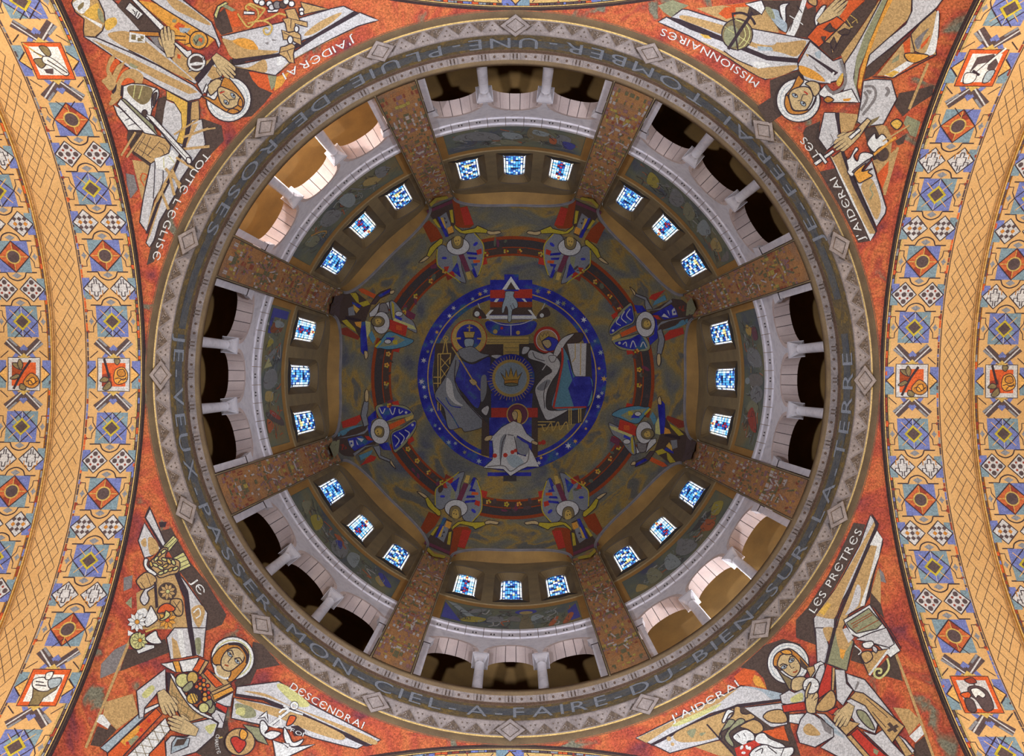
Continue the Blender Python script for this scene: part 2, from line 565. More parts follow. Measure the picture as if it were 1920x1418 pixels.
# ---- the four great arches (drawn for the right one, turned for the others)
ZC = ZS + 9.78                                   # crown of the first soffit
R1, R2 = 9.78, 9.53
def soffit(R, pxc):
    """local pixels of the crown (u outward, v along the arch) on the soffit of radius R"""
    k = (ZS + R) / F
    def fn(u, v, h):
        th = v * k / R
        return ((pxc + u) * k, (R - h) * math.sin(th), (R - h) * math.cos(th))
    return fn
def arch_strip(mb, prof, mat, n=80, lim=PI / 2):
    rows = []
    for x, r in prof:
        rows.append([(x, r * math.sin(-lim + 2 * lim * i / n), r * math.cos(-lim + 2 * lim * i / n)) for i in range(n + 1)])
    mb.grid(rows, mat)
X1 = 862 * ZC / F
XE = 986 * (ZS + R2) / F

def band_borders(d, u0, u1, vmax, rnd):
    for uc, w in ((u0 + 3, 3.4), (u1 - 3, 3.4)):
        v = -vmax
        while v < vmax:
            l = rnd.uniform(5, 16)
            d.line('border_strip', rnd.choice('KKKZoUKA'), [(uc, v), (uc, min(v + l - 1, vmax))], w)
            v += l
    for uc, m_ in ((u0 - 0.6, GOLDLINE), (u1 + 0.6, 'k')):
        d.line('border_strip', m_, [(uc, -vmax), (uc, vmax)], 1.6)

BRACKET = '\n'.join('bracket L1.6 k %g,0 %g,%g %g,%g %g,%g' % (sx * 29, sx * 35.5, sy * 10, sx * 36, sy * 20, sx * 44, sy * 20) for sx in (-1, 1) for sy in (-1, 1)) + '''
star F A -44,0 -41,-3 -39,-7 -37,-3 -34,0 -37,3 -39,7 -41,3
star F A 44,0 41,-3 39,-7 37,-3 34,0 37,3 39,7 41,3
bracket F Z -50,-22 -44,-22 -44,-17 -50,-17
bracket F Z 50,-22 44,-22 44,-17 50,-17
bracket F Z -50,22 -44,22 -44,17 -50,17
bracket F Z 50,22 44,22 44,17 50,17'''
MOTIF = dict(
 blue='''square F U -29,-29 29,-29 29,29 -29,29
square F T 0,-29 29,-29 29,0 15,-15
square F T -29,0 -29,29 0,29 -15,15
square F T 2,8 20,4 14,16 6,22
diamond L2 k 0,-29 29,0 0,29 -29,0 0,-29
diamond L1.4 G -22,-22 22,22
diamond L1.4 G 22,-22 -22,22
diamond L1.2 g 0,-28 0,-15
diamond L1.2 g 0,28 0,15
centre F Y 0,-17 17,0 0,17 -17,0
centre F K 0,-12 12,0 0,12 -12,0
''' + BRACKET,
 sun='''square F U -29,-29 29,-29 29,29 -29,29
square F T -29,-29 0,-29 -15,-15 -29,0
square F T 29,0 29,29 0,29
diamond F j 0,-29 29,0 0,29 -29,0
diamond F Z 0,-29 15,-14 0,0
diamond F Z 0,29 -15,14 0,0
diamond L2 k 0,-29 29,0 0,29 -29,0 0,-29
diamond L1.4 e 0,-25 0,25
diamond L1.4 e -25,0 25,0
centre O e 0,0 13.5
centre O K 0,0 11
''' + BRACKET,
 cross='''chevron F U 0,-4 -17,13 -22,20 -13,20 0,7 13,20 22,20 17,13
ribbon F K -37,-5 -26,-17 5,12 -4,21
ribbon F K 37,-5 26,-17 -5,12 4,21
ribbon F A -34,-8 -37,-5 -20,9 -17,6
ribbon F A 26,-17 29,-14 14,0 11,-2
ribbon L2.4 g -32,-11 -2,19
ribbon L2.4 g 32,-11 2,19
chevron F U 0,-4 -8,4 -4,8 0,4 4,8 8,4
chevron F e 0,12 -9,21 9,21
thread L1.5 k -44,21 -29,8
thread L1.5 k 44,21 29,8
thread L1.5 k -16,-16 0,-32
thread L1.5 k 16,-16 0,-32''')
ARCS = '''corner F U -49,-20 -35,-20 -35,-11 -49,4
corner F T -49,20 -35,20 -35,11 -49,-4
corner F T 49,-20 35,-20 35,-11 49,4
corner F U 49,20 35,20 35,11 49,-4
arc L2.2 k -38,-31 -18,-31
arc L2.2 k 38,-31 18,-31
arc C2.2 k -18,-31 -13,-21 0,-16 13,-21 18,-31
arc L2.2 k -38,31 -18,31
arc L2.2 k 38,31 18,31
arc C2.2 k -18,31 -13,21 0,16 13,21 18,31
arc F A -9,-25 0,-20 9,-25 0,-31
arc F A -9,25 0,20 9,25 0,31
lozenge F g -48,0 -25,-23 -2,0 -25,23
lozenge F g 48,0 25,-23 2,0 25,23
lozenge L2 k -48,0 -25,-23 -2,0 -25,23 -48,0
lozenge L2 k 48,0 25,-23 2,0 25,23 48,0
'''
dots = ''
zig = ''
chk = ''
for sx in (-25, 25):
    for a, b in ((0, 0), (0, -13), (0, 13), (-13, 0), (13, 0)): dots += 'dot O K %g,%g 4.4\n' % (sx + a, b)
    for a, b in ((-7, -7), (7, -7), (-7, 7), (7, 7)): dots += 'dot O Z %g,%g 2.2\n' % (sx + a, b)
    for q in (-1, 1):
        zig += 'maze L1.8 k %g,-14 %g,-6 %g,-6 %g,3 %g,3 %g,9\n' % (sx + q * 3, sx + q * 3, sx + q * 8, sx + q * 8, sx + q * 14, sx + q * 14)
        zig += 'maze L1.8 h %g,-17 %g,-12 %g,-12 %g,-3\n' % (sx + q * 5, sx + q * 8, sx + q * 12, sx + q * 12)
        zig += 'maze L1.8 k %g,18 %g,9 %g,9 %g,2\n' % (sx + q * 2, sx + q * 2, sx + q * 7, sx + q * 7)
    zig += 'maze L1.8 k %g,-14 %g,-14\n' % (sx - 3, sx + 3)
    for a in range(-2, 3):
        for b in range(-2, 3):
            if (a + b) % 2 == 0 and abs(a) + abs(b) < 4:
                u, v = sx + (a - b) * 4.6, (a + b) * 4.6
                chk += 'check F %s %g,%g %g,%g %g,%g %g,%g\n' % ('K' if a * b >= 0 else 'h', u, v - 4.4, u + 4.4, v, u, v + 4.4, u - 4.4, v)
MOTIF['dots'] = ARCS + dots
MOTIF['zig'] = ARCS + zig
MOTIF['check'] = ARCS + chk
SEQ = [('cross', .077), ('blue', .147), ('dots', .237), ('sun', .327), ('check', .417), ('blue', .507), ('zig', .597), ('sun', .687), ('cross', .757), ('cross', .911), ('blue', .98), ('dots', 1.07), ('sun', 1.16), ('check', 1.25), ('blue', 1.34)]
NICE = dict(blue='blue_square_panel', sun='sun_panel', cross='crossed_ribbon_panel', dots='dotted_lozenge_panel', zig='maze_lozenge_panel', check='checked_lozenge_panel')
SIDE_GROUND = '''side F U -50,-26 -34,-26 -34,26 -50,26
side F T 50,-26 34,-26 34,26 50,26
side F T -50,4 -34,4 -34,26 -50,26
side F U 50,-26 34,-26 34,2 50,2
side F G -47,0 -33,-14 -33,14
side F G 47,0 33,-14 33,14
side L2.2 k -33,-15 -48,0 -33,15
side L2.2 k 33,-15 48,0 33,15
'''
ROSE_A = SIDE_GROUND + '''frame F+ g -30,-31 30,-31 30,31 -30,31
ground F o -23,-22 22,-22 22,22 -23,22
ground F x -23,-22 0,-22 -8,2 -23,6
stem L4.5 k 12,-26 -2,-6 -10,8 -19,28
leaf S+ m -16,-12 -22,-20 -12,-20 -4,-8
leaf S+ m -8,-28 -2,-18 -6,-8 -12,-18
leaf S+ m -26,8 -14,0 -8,4 -18,10
leaf S+ m -6,18 4,22 2,30 -8,27
rose S+ h 4,6 14,-2 26,6 28,18 18,26 6,24 -1,16
rose S+ q 10,10 18,6 22,14 16,20 9,18
rose C1.5 k 4,14 12,12 18,18 26,12'''
ROSE_B = SIDE_GROUND + '''frame F+ g -30,-31 30,-31 30,31 -30,31
ground F o -22,-22 22,-22 22,22 -22,22
ground F Z -22,0 -6,-4 -2,22 -22,22
stem L4.5 k -18,-30 -11,-4 -8,6
leaf S+ m 2,-30 12,-28 8,-19 2,-22
leaf S+ m -26,12 -18,4 -9,8 -14,14
leaf S+ m -20,26 -8,12 -4,22 -12,29
rose S+ q 0,4 4,-10 18,-14 26,-2 24,12 10,18 2,14
rose S+ h 8,-8 18,-10 22,0 14,4 7,0
rose C1.5 k 2,8 10,6 18,10 24,4
rose C1.5 k 8,16 16,8 25,8'''
PIC = dict(
 bird='''frame F+ o -31,-31 31,-31 31,31 -31,31
picture F w -24,-24 24,-24 24,24 -24,24
picture S+ m -6,-24 6,-24 8,-12 0,-8
picture S+ m -24,-2 -10,-4 -6,4 -18,12
picture L2.5 e -30,-30 -6,-4 4,6
picture S+ w -6,-8 8,-4 24,18 16,24 2,10 -10,2
picture L2 k -2,-2 22,20
picture F K -14,14 2,12 -2,22 -12,20
picture L1.6 k -18,-16 -4,-8''',
 blade='''frame F+ o -31,-31 31,-31 31,31 -31,31
picture F w -24,-24 24,-24 24,24 -24,24
picture F K -14,-18 10,-24 24,-8 22,8 10,2 8,-10 -8,-6 -16,10
picture S+ b 12,6 24,4 22,22 12,24
picture S+ w -22,10 -10,8 -2,12 -4,24 -18,26
picture L5 w 24,-34 -6,12
picture L1.4 k 22,-34 -8,10
picture L3.5 k -12,4 2,12''',
 rose='''frame F+ o -31,-31 31,-31 31,31 -31,31
picture F w -24,-22 24,-22 24,24 -24,24
picture F+ m -18,0 22,-8 20,4 6,18 4,30 -12,30 -12,16
picture S+ w -22,-14 -4,-16 10,-2 8,6 -6,6 -20,-2
picture S+ b 2,-12 20,-16 22,-4 10,2
picture L1.8 k -18,-10 -4,-8
picture L1.8 k -16,-4 2,-2
picture S+ w -6,-24 4,-26 4,-14 -4,-14''',
 jug='''frame F+ o -31,-31 31,-31 31,31 -31,31
picture F g -24,-24 24,-24 24,24 -24,24
picture S+ K -8,-12 8,-14 20,-4 18,22 2,28 -4,10 -12,0
picture S+ w -6,-8 6,-10 14,0 8,6 2,2 -4,6
picture L3 K 2,-22 4,-10
picture S+ o -26,0 -12,-4 -10,2 -18,8
picture S+ K -22,8 -10,10 -12,28 -24,28
picture S+ Z -10,-24 4,-28 8,-20 -4,-18''')

def flip(spec):
    out = []
    for ln in spec.splitlines():
        tk = ln.split()
        if len(tk) < 4: continue
        rnd_op = tk[1][0] in 'OB'
        pts = []
        for i, t in enumerate(tk[3:]):
            v = [float(a) for a in t.split(',')]
            pts.append(t if (rnd_op and i == 1) else '%g,%g' % (-v[0], -v[1]))
        out.append(' '.join(tk[:3] + pts))
    return '\n'.join(out)
def join_motif(spec, R, pxc, name):
    """a whole motif as one mesh (its pieces are only a few pixels wide)"""
    d = Draw(soffit(R, pxc), 12.0, 0.0015, 0.004)
    d.run('\n'.join('m ' + ' '.join(l.split()[1:]) for l in spec.splitlines() if l.strip()), 1.5)
    return d.joined('m').mesh(name)
def mirror_v(spec):
    out = []
    for ln in spec.splitlines():
        tk = ln.split()
        if len(tk) < 4: continue
        out.append(' '.join(tk[:3] + [('%g,%g' % (float(t.split(',')[0]), -float(t.split(',')[1]))) for t in tk[3:]]))
    return '\n'.join(out)

BANDS = ((R1, 748.0), (R2, 916.0))
MESHES = {}
for bi, (R, pxc) in enumerate(BANDS):
    for key in MOTIF: MESHES[(bi, key, 1)] = join_motif(MOTIF[key], R, pxc, NICE[key])
    MESHES[(bi, 'cross', -1)] = join_motif(mirror_v(MOTIF['cross']), R, pxc, NICE['cross'])
rnd = random.Random(4)
ARCHES = (('east', 0, 'at the right edge of the picture'), ('south', 1, 'at the bottom edge of the picture'), ('west', 2, 'at the left edge of the picture'), ('north', 3, 'at the top edge of the picture'))
for nm, q, where in ARCHES:
    root = empty('ceiling_arch_' + nm, (0, 0, ZS))
    root.rotation_euler = (0, 0, q * PI / 2)
    tag(root, 'great arch with mosaic soffit ' + where, 'arch', kind='structure')
    mb = MB()
    arch_strip(mb, [(10.16, R1), (X1, R1)], GOLDBASE)
    mb.build('soffit', root, True)
    mb = MB()
    arch_strip(mb, [(X1, R2), (XE, R2), (XE + 9.0, R2)], GOLDBASE)
    mb.build('soffit', root, True)
    mb = MB()
    arch_strip(mb, [(X1, R1), (X1, R2)], GOLDDARK)
    mb.build('step_edge', root, True)
    mb = MB()
    arch_strip(mb, [(10.0, 10.02), (10.05, 9.945)], DARKSTRIP)
    arch_strip(mb, [(10.05, 9.945), (10.058, 9.93)], TAN)
    arch_strip(mb, [(10.058, 9.93), (10.135, 9.815)], DARKSTRIP)
    arch_strip(mb, [(10.135, 9.815), (10.165, 9.775)], GOLDLINE)
    mb.build('archivolt', root, True)
    side = q in (0, 2)
    lim = 1.4 if side else 0.52
    for bi, (R, pxc) in enumerate(BANDS):
        if bi == 1 and not side: continue
        k = (ZS + R) / F
        vmax = lim * R / k
        d = Draw(soffit(R, pxc), 30.0, 0.0015, 0.004)
        band_borders(d, -51.0, 51.0, vmax, rnd)
        d.finish(root, (0, 0, 0), ('border_strip',))
        # rotate copies of the motifs round the arch axis
        for s_ in (-1, 1):
            for key, th in SEQ:
                if th > lim: continue
                kk = key
                if key in ('dots', 'zig') and (s_ > 0) != (bi > 0) and th < .7: kk = 'zig' if key == 'dots' else 'dots'
                ob = link(NICE[kk], MESHES[(bi, kk, 1)] if kk != 'cross' else MESHES[(bi, 'cross', 1 if ((s_ < 0) == (th < .5 or th > .8)) else -1)], root)
                ob.rotation_euler = (-s_ * th, 0, 0)
        first = ROSE_A if (bi == 0) == (q == 0) else ROSE_B
        link('rose_panel', join_motif(flip(first) if q == 2 else first, R, pxc, 'rose_panel'), root)
        if side:
            pics = {0: ('blade', 'jug'), 2: ('rose', 'bird')}[q]
            for s_, pk in zip((-1, 1), pics):
                sp = SIDE_GROUND + (flip(PIC[pk]) if q == 2 else PIC[pk])
                ob = link('picture_panel', join_motif(sp, R, pxc, 'picture_panel'), root)
                ob.rotation_euler = (-s_ * .834, 0, 0)
    # lattice of thin dark lines on the plain gold band
    if side:
        for R, pxc in ((R1, 831.0), (R2, 1022.0)):
            d = Draw(soffit(R, pxc), 30.0, 0.001, 0.004)
            vm = 1.3 * R / ((ZS + R) / F)
            uw, vp = 8.2, 13.5
            j = 0
            v = -vm
            while v < vm:
                for i in range(-3, 3):
                    if (i + j) % 2 == 0:
                        if rnd.random() < .88: d.line('lattice_inlay', 'd', [(i * uw, v), ((i + 1) * uw, v + vp)], 1.0)
                    elif rnd.random() < .88: d.line('lattice_inlay', 'd', [((i + 1) * uw, v), (i * uw, v + vp)], 1.0)
                v += vp
                j += 1
            d.line('lattice_inlay', 'h', [(27, -vm), (27, vm)], 0.8)
            d.finish(root, (0, 0, 0), ('lattice_inlay',))

# ---- the round cornice
root = empty('trim_cornice', (0, 0, Z0))
tag(root, 'round carved stone cornice with lettered band under the gallery', 'cornice', kind='structure')
NSEG = 256
def revolve(prof, mat, name, parent, n=NSEG, zoff=Z0, smooth=True):
    mb = MB()
    mb.grid([[(r * math.cos(2 * PI * i / n), r * math.sin(2 * PI * i / n), z - zoff) for i in range(n)] for r, z in prof], mat, True)
    return mb.build(name, parent, smooth)
revolve([(10.02, 22.50), (9.96, 22.62), (9.93, 22.80)], TAN, 'cavetto', root)
revolve([(9.93, 22.80), (9.915, 22.80), (9.90, 22.83)], GOLDLINE, 'fillet', root)
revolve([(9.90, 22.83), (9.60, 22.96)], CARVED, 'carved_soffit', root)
revolve([(9.60, 22.96), (9.585, 22.96), (9.56, 22.985), (9.56, 23.04)], CARVED, 'fillet', root)
band = revolve([(9.56, 23.04), (9.56, 24.06)], BAND, 'inscription_band', root)
revolve([(9.56, 24.06), (9.53, 24.08), (9.53, 24.14), (9.50, 24.16)], BROWNLINE, 'fillet', root)
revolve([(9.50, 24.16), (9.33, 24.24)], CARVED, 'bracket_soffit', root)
revolve([(9.33, 24.24), (9.31, 24.25), (9.31, 24.33), (9.29, 24.34), (9.29, 24.60), (9.40, 24.62)], TAN, 'lip', root)
# carved triangles and diamond bosses of the soffit
def sof(a, t, h):                                  # t 0 outer, 1 inner edge of the carved soffit
    r, z = 9.90 + (9.60 - 9.90) * t, 22.83 + .13 * t
    return pol(r - h * .4, a, z - h * .92 - Z0)
tri = MB()
w = RAD(22.5 / 12 * .97)
tri.add([sof(-w, .06, .004), sof(w, .06, .004), sof(0, .92, .004)], [(0, 1, 2)], CARVED_D)
for a0, t0, a1, t1 in ((-w, .06, w, .06), (w, .06, 0, .92), (0, .92, -w, .06)):
    da, dt = (a1 - a0), (t1 - t0)
    m_ = ((a0 + a1) / 2 * .85, ((t0 + t1) / 2 - .3) * .85 + .3)
    tri.add([sof(a0, t0, .03), sof(a1, t1, .03), sof(a1 * .91, (t1 - .34) * .91 + .34, .02), sof(a0 * .91, (t0 - .34) * .91 + .34, .02)], [(0, 1, 2, 3)], CARVED)
rr = random.Random(2)
for i in range(9):
    a, t = rr.uniform(-.55, .55) * w, rr.uniform(.12, .5)
    tri.add([sof(a - .003, t, .03), sof(a + .003, t, .03), sof(a, t + .09, .045)], [(0, 1, 2)], CARVED)
trim = tri.mesh('carved_triangle')
tre = MB()
for a, t in ((0, .42), (-.007, .8), (.007, .8)):
    tre.add([sof(a - .0035, t + .05, .006), sof(a + .0035, t + .05, .006), sof(a, t - .1, .006)], [(0, 1, 2)], CARVED_D)
trem = tre.mesh('carved_trefoil')
bos = MB()
for r0, r1, h0, h1, m_ in ((1.0, .97, 0, .17, CARVED_D), (.97, .92, .17, .19, CARVED), (.92, .62, .19, .19, CARVED), (.62, .54, .19, .15, CARVED_D), (.54, .0, .15, .155, CARVED)):
    ca = [(-1, 0), (0, -1), (1, 0), (0, 1)]
    bos.grid([[sof(x * r * RAD(2.6), .47 + y * r * .92, h) for x, y in ca] for r, h in ((r0, h0), (r1, h1))], m_, True)
bosm = bos.mesh('diamond_boss')
for i in range(16):
    ob = link('diamond_boss', bosm, root)
    ob.rotation_euler = (0, 0, i * PI / 8)
    for j in range(6):
        a = i * PI / 8 + RAD(22.5) * (j + .5) / 6
        ob = link('carved_triangle', trim, root)
        ob.rotation_euler = (0, 0, a)
        if j: 
            ob = link('carved_trefoil', trem, root)
            ob.rotation_euler = (0, 0, a - RAD(22.5) / 12)
# brackets and studs
def bsf(a, t, h):
    r, z = 9.50 + (9.33 - 9.50) * t, 24.16 + .08 * t
    return pol(r - h * .42, a, z - h * .9 - Z0)
br = MB()
for a in (-.0115, 0.0, .0115):
    br.box(lambda u, v, w_: bsf(u, v, w_), a - .0036, a + .0036, .05, .97, 0, .08, CARVED)
for a in (-.0058, .0058):
    br.box(lambda u, v, w_: bsf(u, v, w_), a - .0021, a + .0021, .08, .75, .001, .012, BROWNLINE)
for a in (RAD(5.625) * .34, RAD(5.625) * .64):
    br.grid([[bsf(a + .0042 * r * math.cos(q * PI / 3), .5 + .22 * r * math.sin(q * PI / 3), h) for q in range(6)] for r, h in ((1, .002), (.7, .025), (.0, .03))], BROWNLINE, True)
brm = br.mesh('bracket_block')
for i in range(64):
    ob = link('bracket_block', brm, root)
    ob.rotation_euler = (0, 0, RAD(5.625) * i)
# the inscription
def cyl_band(a0):
    def fn(u, v, h): return pol(9.56 - h, a0 - u / 9.56, 24.0 - v - Z0 - .08)
    return fn
stripe = MB()
def stripe_arc(a0, a1, z0, z1):
    n = max(2, int(abs(a1 - a0) / RAD(2)))
    stripe.grid([[pol(9.553, a0 + (a1 - a0) * i / n, z - Z0) for i in range(n + 1)] for z in (z0, z1)], BANDBLUE)
stripe_arc(RAD(-8), RAD(187), 23.38, 23.86)
stripe_arc(RAD(-172), RAD(-14), 23.38, 23.86)
stripe.build('inscription_stripe', band)
def ring_text(text, a_from, a_to):
    tot = 0
    adv = []
    for ch in text:
        g_ = glyph(ch)[2] + .26
        if ch == '-': g_ = glyph(ch)[2] + .35
        adv.append((tot, g_))
        tot += g_
    for ch, (st, gw) in zip(text, adv):
        v, f, wd = glyph(ch)
        a = a_from + (a_to - a_from) * (st + wd / 2) / tot
        sc = abs(a_to - a_from) * 9.56 / tot
        mb = MB()
        sg = -1.0
        mb.add([pol(9.54, a + sg * (p[0] - wd / 2) * sc / 9.56, 23.20 + p[1] / CAP * .74 - Z0) for p in v], f, LETTER)
        mb.build('letter', band)
ring_text('JE-VEUX-PASSER-MON-CIEL-A-FAIRE-DU-BIEN-SUR-LA-TERRE', RAD(187), RAD(-6))
ring_text('JE-FERAI-TOMBER-UNE-PLUIE-DE-ROSES', RAD(-24), RAD(-156.5))

# ---- the drum: eight bays between eight mosaic piers
RW, RB = 9.60, 10.14         # front and back of the arcade wall
AB = RAD(18.3)               # half the angle of a bay
ZSP, RA = 28.70, 0.81        # springing and radius of the small arches
AC = [RAD(-12.3), 0.0, RAD(12.3)]
RH = RA + .11
def lun(a):                  # top edge of the bay: a flattened arch
    t = min(abs(a) / AB, 1.0)
    return ZD + 2.42 * (1 - t ** 2.6) ** (1 / 2.2)
bay = MB()
def wallrow(al, z0f, z1f, R, mat): bay.grid([[pol(R, a, z0f(a)) for a in al], [pol(R, a, z1f(a)) for a in al]], mat)
def lerp_list(a, b, n): return [a + (b - a) * i / n for i in range(n + 1)]
ZF = 30.40
edges = [-AB]
for c in AC: edges += [c - RH / RW, c + RH / RW]
edges.append(AB)
for R in (RW, RB):
    for i in range(0, 8, 2):
        wallrow(lerp_list(edges[i], edges[i + 1], 2), lambda a: ZSP, lambda a: ZF, R, STONE)
    for c in AC:
        al = [c + RH / RW * math.sin(PI / 2 * t) for t in lerp_list(-1, 1, 20)]
        wallrow(al, lambda a: ZSP + math.sqrt(max(RH * RH - ((a - c) * RW) ** 2, 0)), lambda a: ZF, R, STONE)
for i in range(0, 8, 2):
    bay.grid([[pol(R, a, ZSP) for a in lerp_list(edges[i], edges[i + 1], 2)] for R in (RW, RB)], STONE)
wallrow(lerp_list(-AB, AB, 16), lambda a: ZF, lambda a: ZF + 8, RB, OCHRE)
# wall behind the mural and round the windows
wallrow(lerp_list(-AB, AB, 24), lambda a: ZF, lambda a: 34.75, RW, FRAMEOCHRE)
AWC, AWN = [RAD(-12.45), 0.0, RAD(12.45)], RAD(4.75)
ZN0, ZN1, ZN2 = 35.25, 40.1, 40.72        # niche: sill edge, springing, crown
def niche_top(t): return ZN1 + (ZN2 - ZN1) * (1 - abs(t) ** 2.4) ** .6
we = [-AB]
for c in AWC: we += [c - AWN, c + AWN]
we.append(AB)
for i in range(0, 8, 2): wallrow(lerp_list(we[i], we[i + 1], 3), lambda a: 34.75, lun, RW, WALLGREY)
for c in AWC:
    al = [c + AWN * t for t in lerp_list(-1, 1, 16)]
    wallrow(al, lambda a: 34.75, lambda a: ZN0, RW, WALLGREY)
    wallrow(al, lambda a: niche_top((a - c) / AWN), lun, RW, WALLGREY)
RG, AG = 9.95, RAD(2.95)
ZG0, ZG1, ZG2 = 37.0, 40.05, 40.62
def outline(c, hw, R, z0, z1, z2, ex=2.0):
    pts = [(-1, z0), (-1, z0 + (z1 - z0) * .5)]
    pts += [(t, z1 + (z2 - z1) * (1 - abs(t) ** ex) ** (1 / ex)) for t in lerp_list(-1, 1, 14)]
    pts += [(1, z0 + (z1 - z0) * .5), (1, z0), (0, z0)]
    return [pol(R, c + hw * t, z) for t, z in pts]
for c in AWC:
    n0 = outline(c, AWN, RW, ZN0, ZN1, ZN2, 2.4)
    n1 = outline(c, AG, RG, ZG0, ZG1, ZG2)
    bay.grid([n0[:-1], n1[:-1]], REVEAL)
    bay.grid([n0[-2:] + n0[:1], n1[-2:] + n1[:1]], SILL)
    bay.grid([outline(c, AWN * 1.0, RW - .012, ZN0, ZN1, ZN2, 2.4)[3:16], outline(c, AWN * 1.0, RW - .012, ZN0, ZN1 + .07, ZN2 + .07, 2.4)[3:16]], MOULD)
# vaulted soffit between the wall and the edge of the dome
def domeR(z): return math.sqrt(max(RD * RD - (z - ZD) ** 2, 0))
al = [AB * math.sin(PI / 2 * t) for t in lerp_list(-1, 1, 40)]
bay.grid([[pol(RW, a, lun(a)) for a in al], [pol(domeR(lun(a)), a, lun(a)) for a in al]], OCHRE)
bay_me = bay.mesh('bay_wall')
mou = MB()
def edge_pt(a, out, h):
    z = lun(a)
    # step outwards along the dome away from the opening
    th = math.asin(min((z - ZD) / RD, 1.0)) + out
    return pol((RD - h) * math.cos(th), a * (1 + out * 1.5), ZD + (RD - h) * math.sin(th))
mou.grid([[edge_pt(a, o, h) for a in al] for o, h in ((0, -.02), (0, .04), (.010, .04), (.013, .01), (.017, .04), (.024, .04), (.027, 0))], MOULD)
mou_me = mou.mesh('arch_moulding')
sill = MB()
sill.box(lambda a, r, z: pol(r, a, z), -AB, AB, RW - .05, RW, 34.70, 34.80, WALLGREY, 24)
sill_me = sill.mesh('sill_course')
# stones of the small arches
vou = []
NV = 7
for ci, c in enumerate(AC):
    for i in range(NV):
        b0, b1 = PI * (i + .035) / NV, PI * (i + 1 - .035) / NV
        mb = MB()
        mb.box(lambda b, rho, R: pol(R, c - rho * math.cos(b) / RW, ZSP + rho * math.sin(b)), b0, b1, RA, RH + .03, RW - .018, RB + .01, STONE_SOFFIT, 3)
        vou.append(mb.mesh('voussoir'))
    mb = MB()
    mb.grid([[pol(R, c - (RA + .025) * math.cos(b) / RW, ZSP + (RA + .025) * math.sin(b)) for b in lerp_list(0, PI, 24)] for R in (RW, RB)], JOINT)
    vou.append(mb.mesh('joint'))
# carved blocks of the string course
fri = MB()
NB = 9
wa = AB / NB * .975
fri.box(lambda a, z, r: pol(r, a, z), -wa, wa, ZF, ZF + .50, RW - .06, RW + .02, STONE, 3)
fri.box(lambda a, z, r: pol(r, a, z), -wa, wa, ZF + .50, ZF + .70, RW - .13, RW + .02, STONE, 3)
for q in (-1, 1):
    fri.add([pol(RW - .064, q * .010, ZF + .12), pol(RW - .064, q * .002, ZF + .12), pol(RW - .064, q * .006, ZF + .36)], [(0, 1, 2)], JOINT)
fri_me = fri.mesh('frieze_block')
pil = MB()
pil.box(lambda a, r, z: pol(r, a, z), -.012, .012, RW - .10, RW + .05, 24.62, 28.15, STONE, 2)
for z0, z1, w0, w1 in ((28.15, 28.2, .016, .016), (28.2, 28.6, .013, .022), (28.6, 28.7, .023, .023)):
    pil.grid([[pol(r, a * wv, z) for a, r in ((-1, RW + .05), (-1, RW - .1 - wv * 2), (1, RW - .1 - wv * 2), (1, RW + .05))] for z, wv in ((z0, w0), (z1, w1))], STONE, True)
pil_me = pil.mesh('pilaster')
for k in range(8):
    root = empty('wall_' + SIDES[k], (0, 0, 0))
    root.rotation_euler = (0, 0, k * PI / 4)
    tag(root, 'bay of the drum with three gallery arches and three windows ' + WHERE[k], 'wall bay', kind='structure')
    link('bay_wall', bay_me, root)
    link('arch_moulding', mou_me, root)
    link('sill_course', sill_me, root)
    for me in vou: link(me.name.split('.')[0], me, root)
    for i in range(NB): link('frieze_block', fri_me, root).rotation_euler = (0, 0, -AB + AB / NB * (2 * i + 1))
    for s_ in (-1, 1): link('pilaster', pil_me, root).rotation_euler = (0, 0, s_ * (AB - .014))

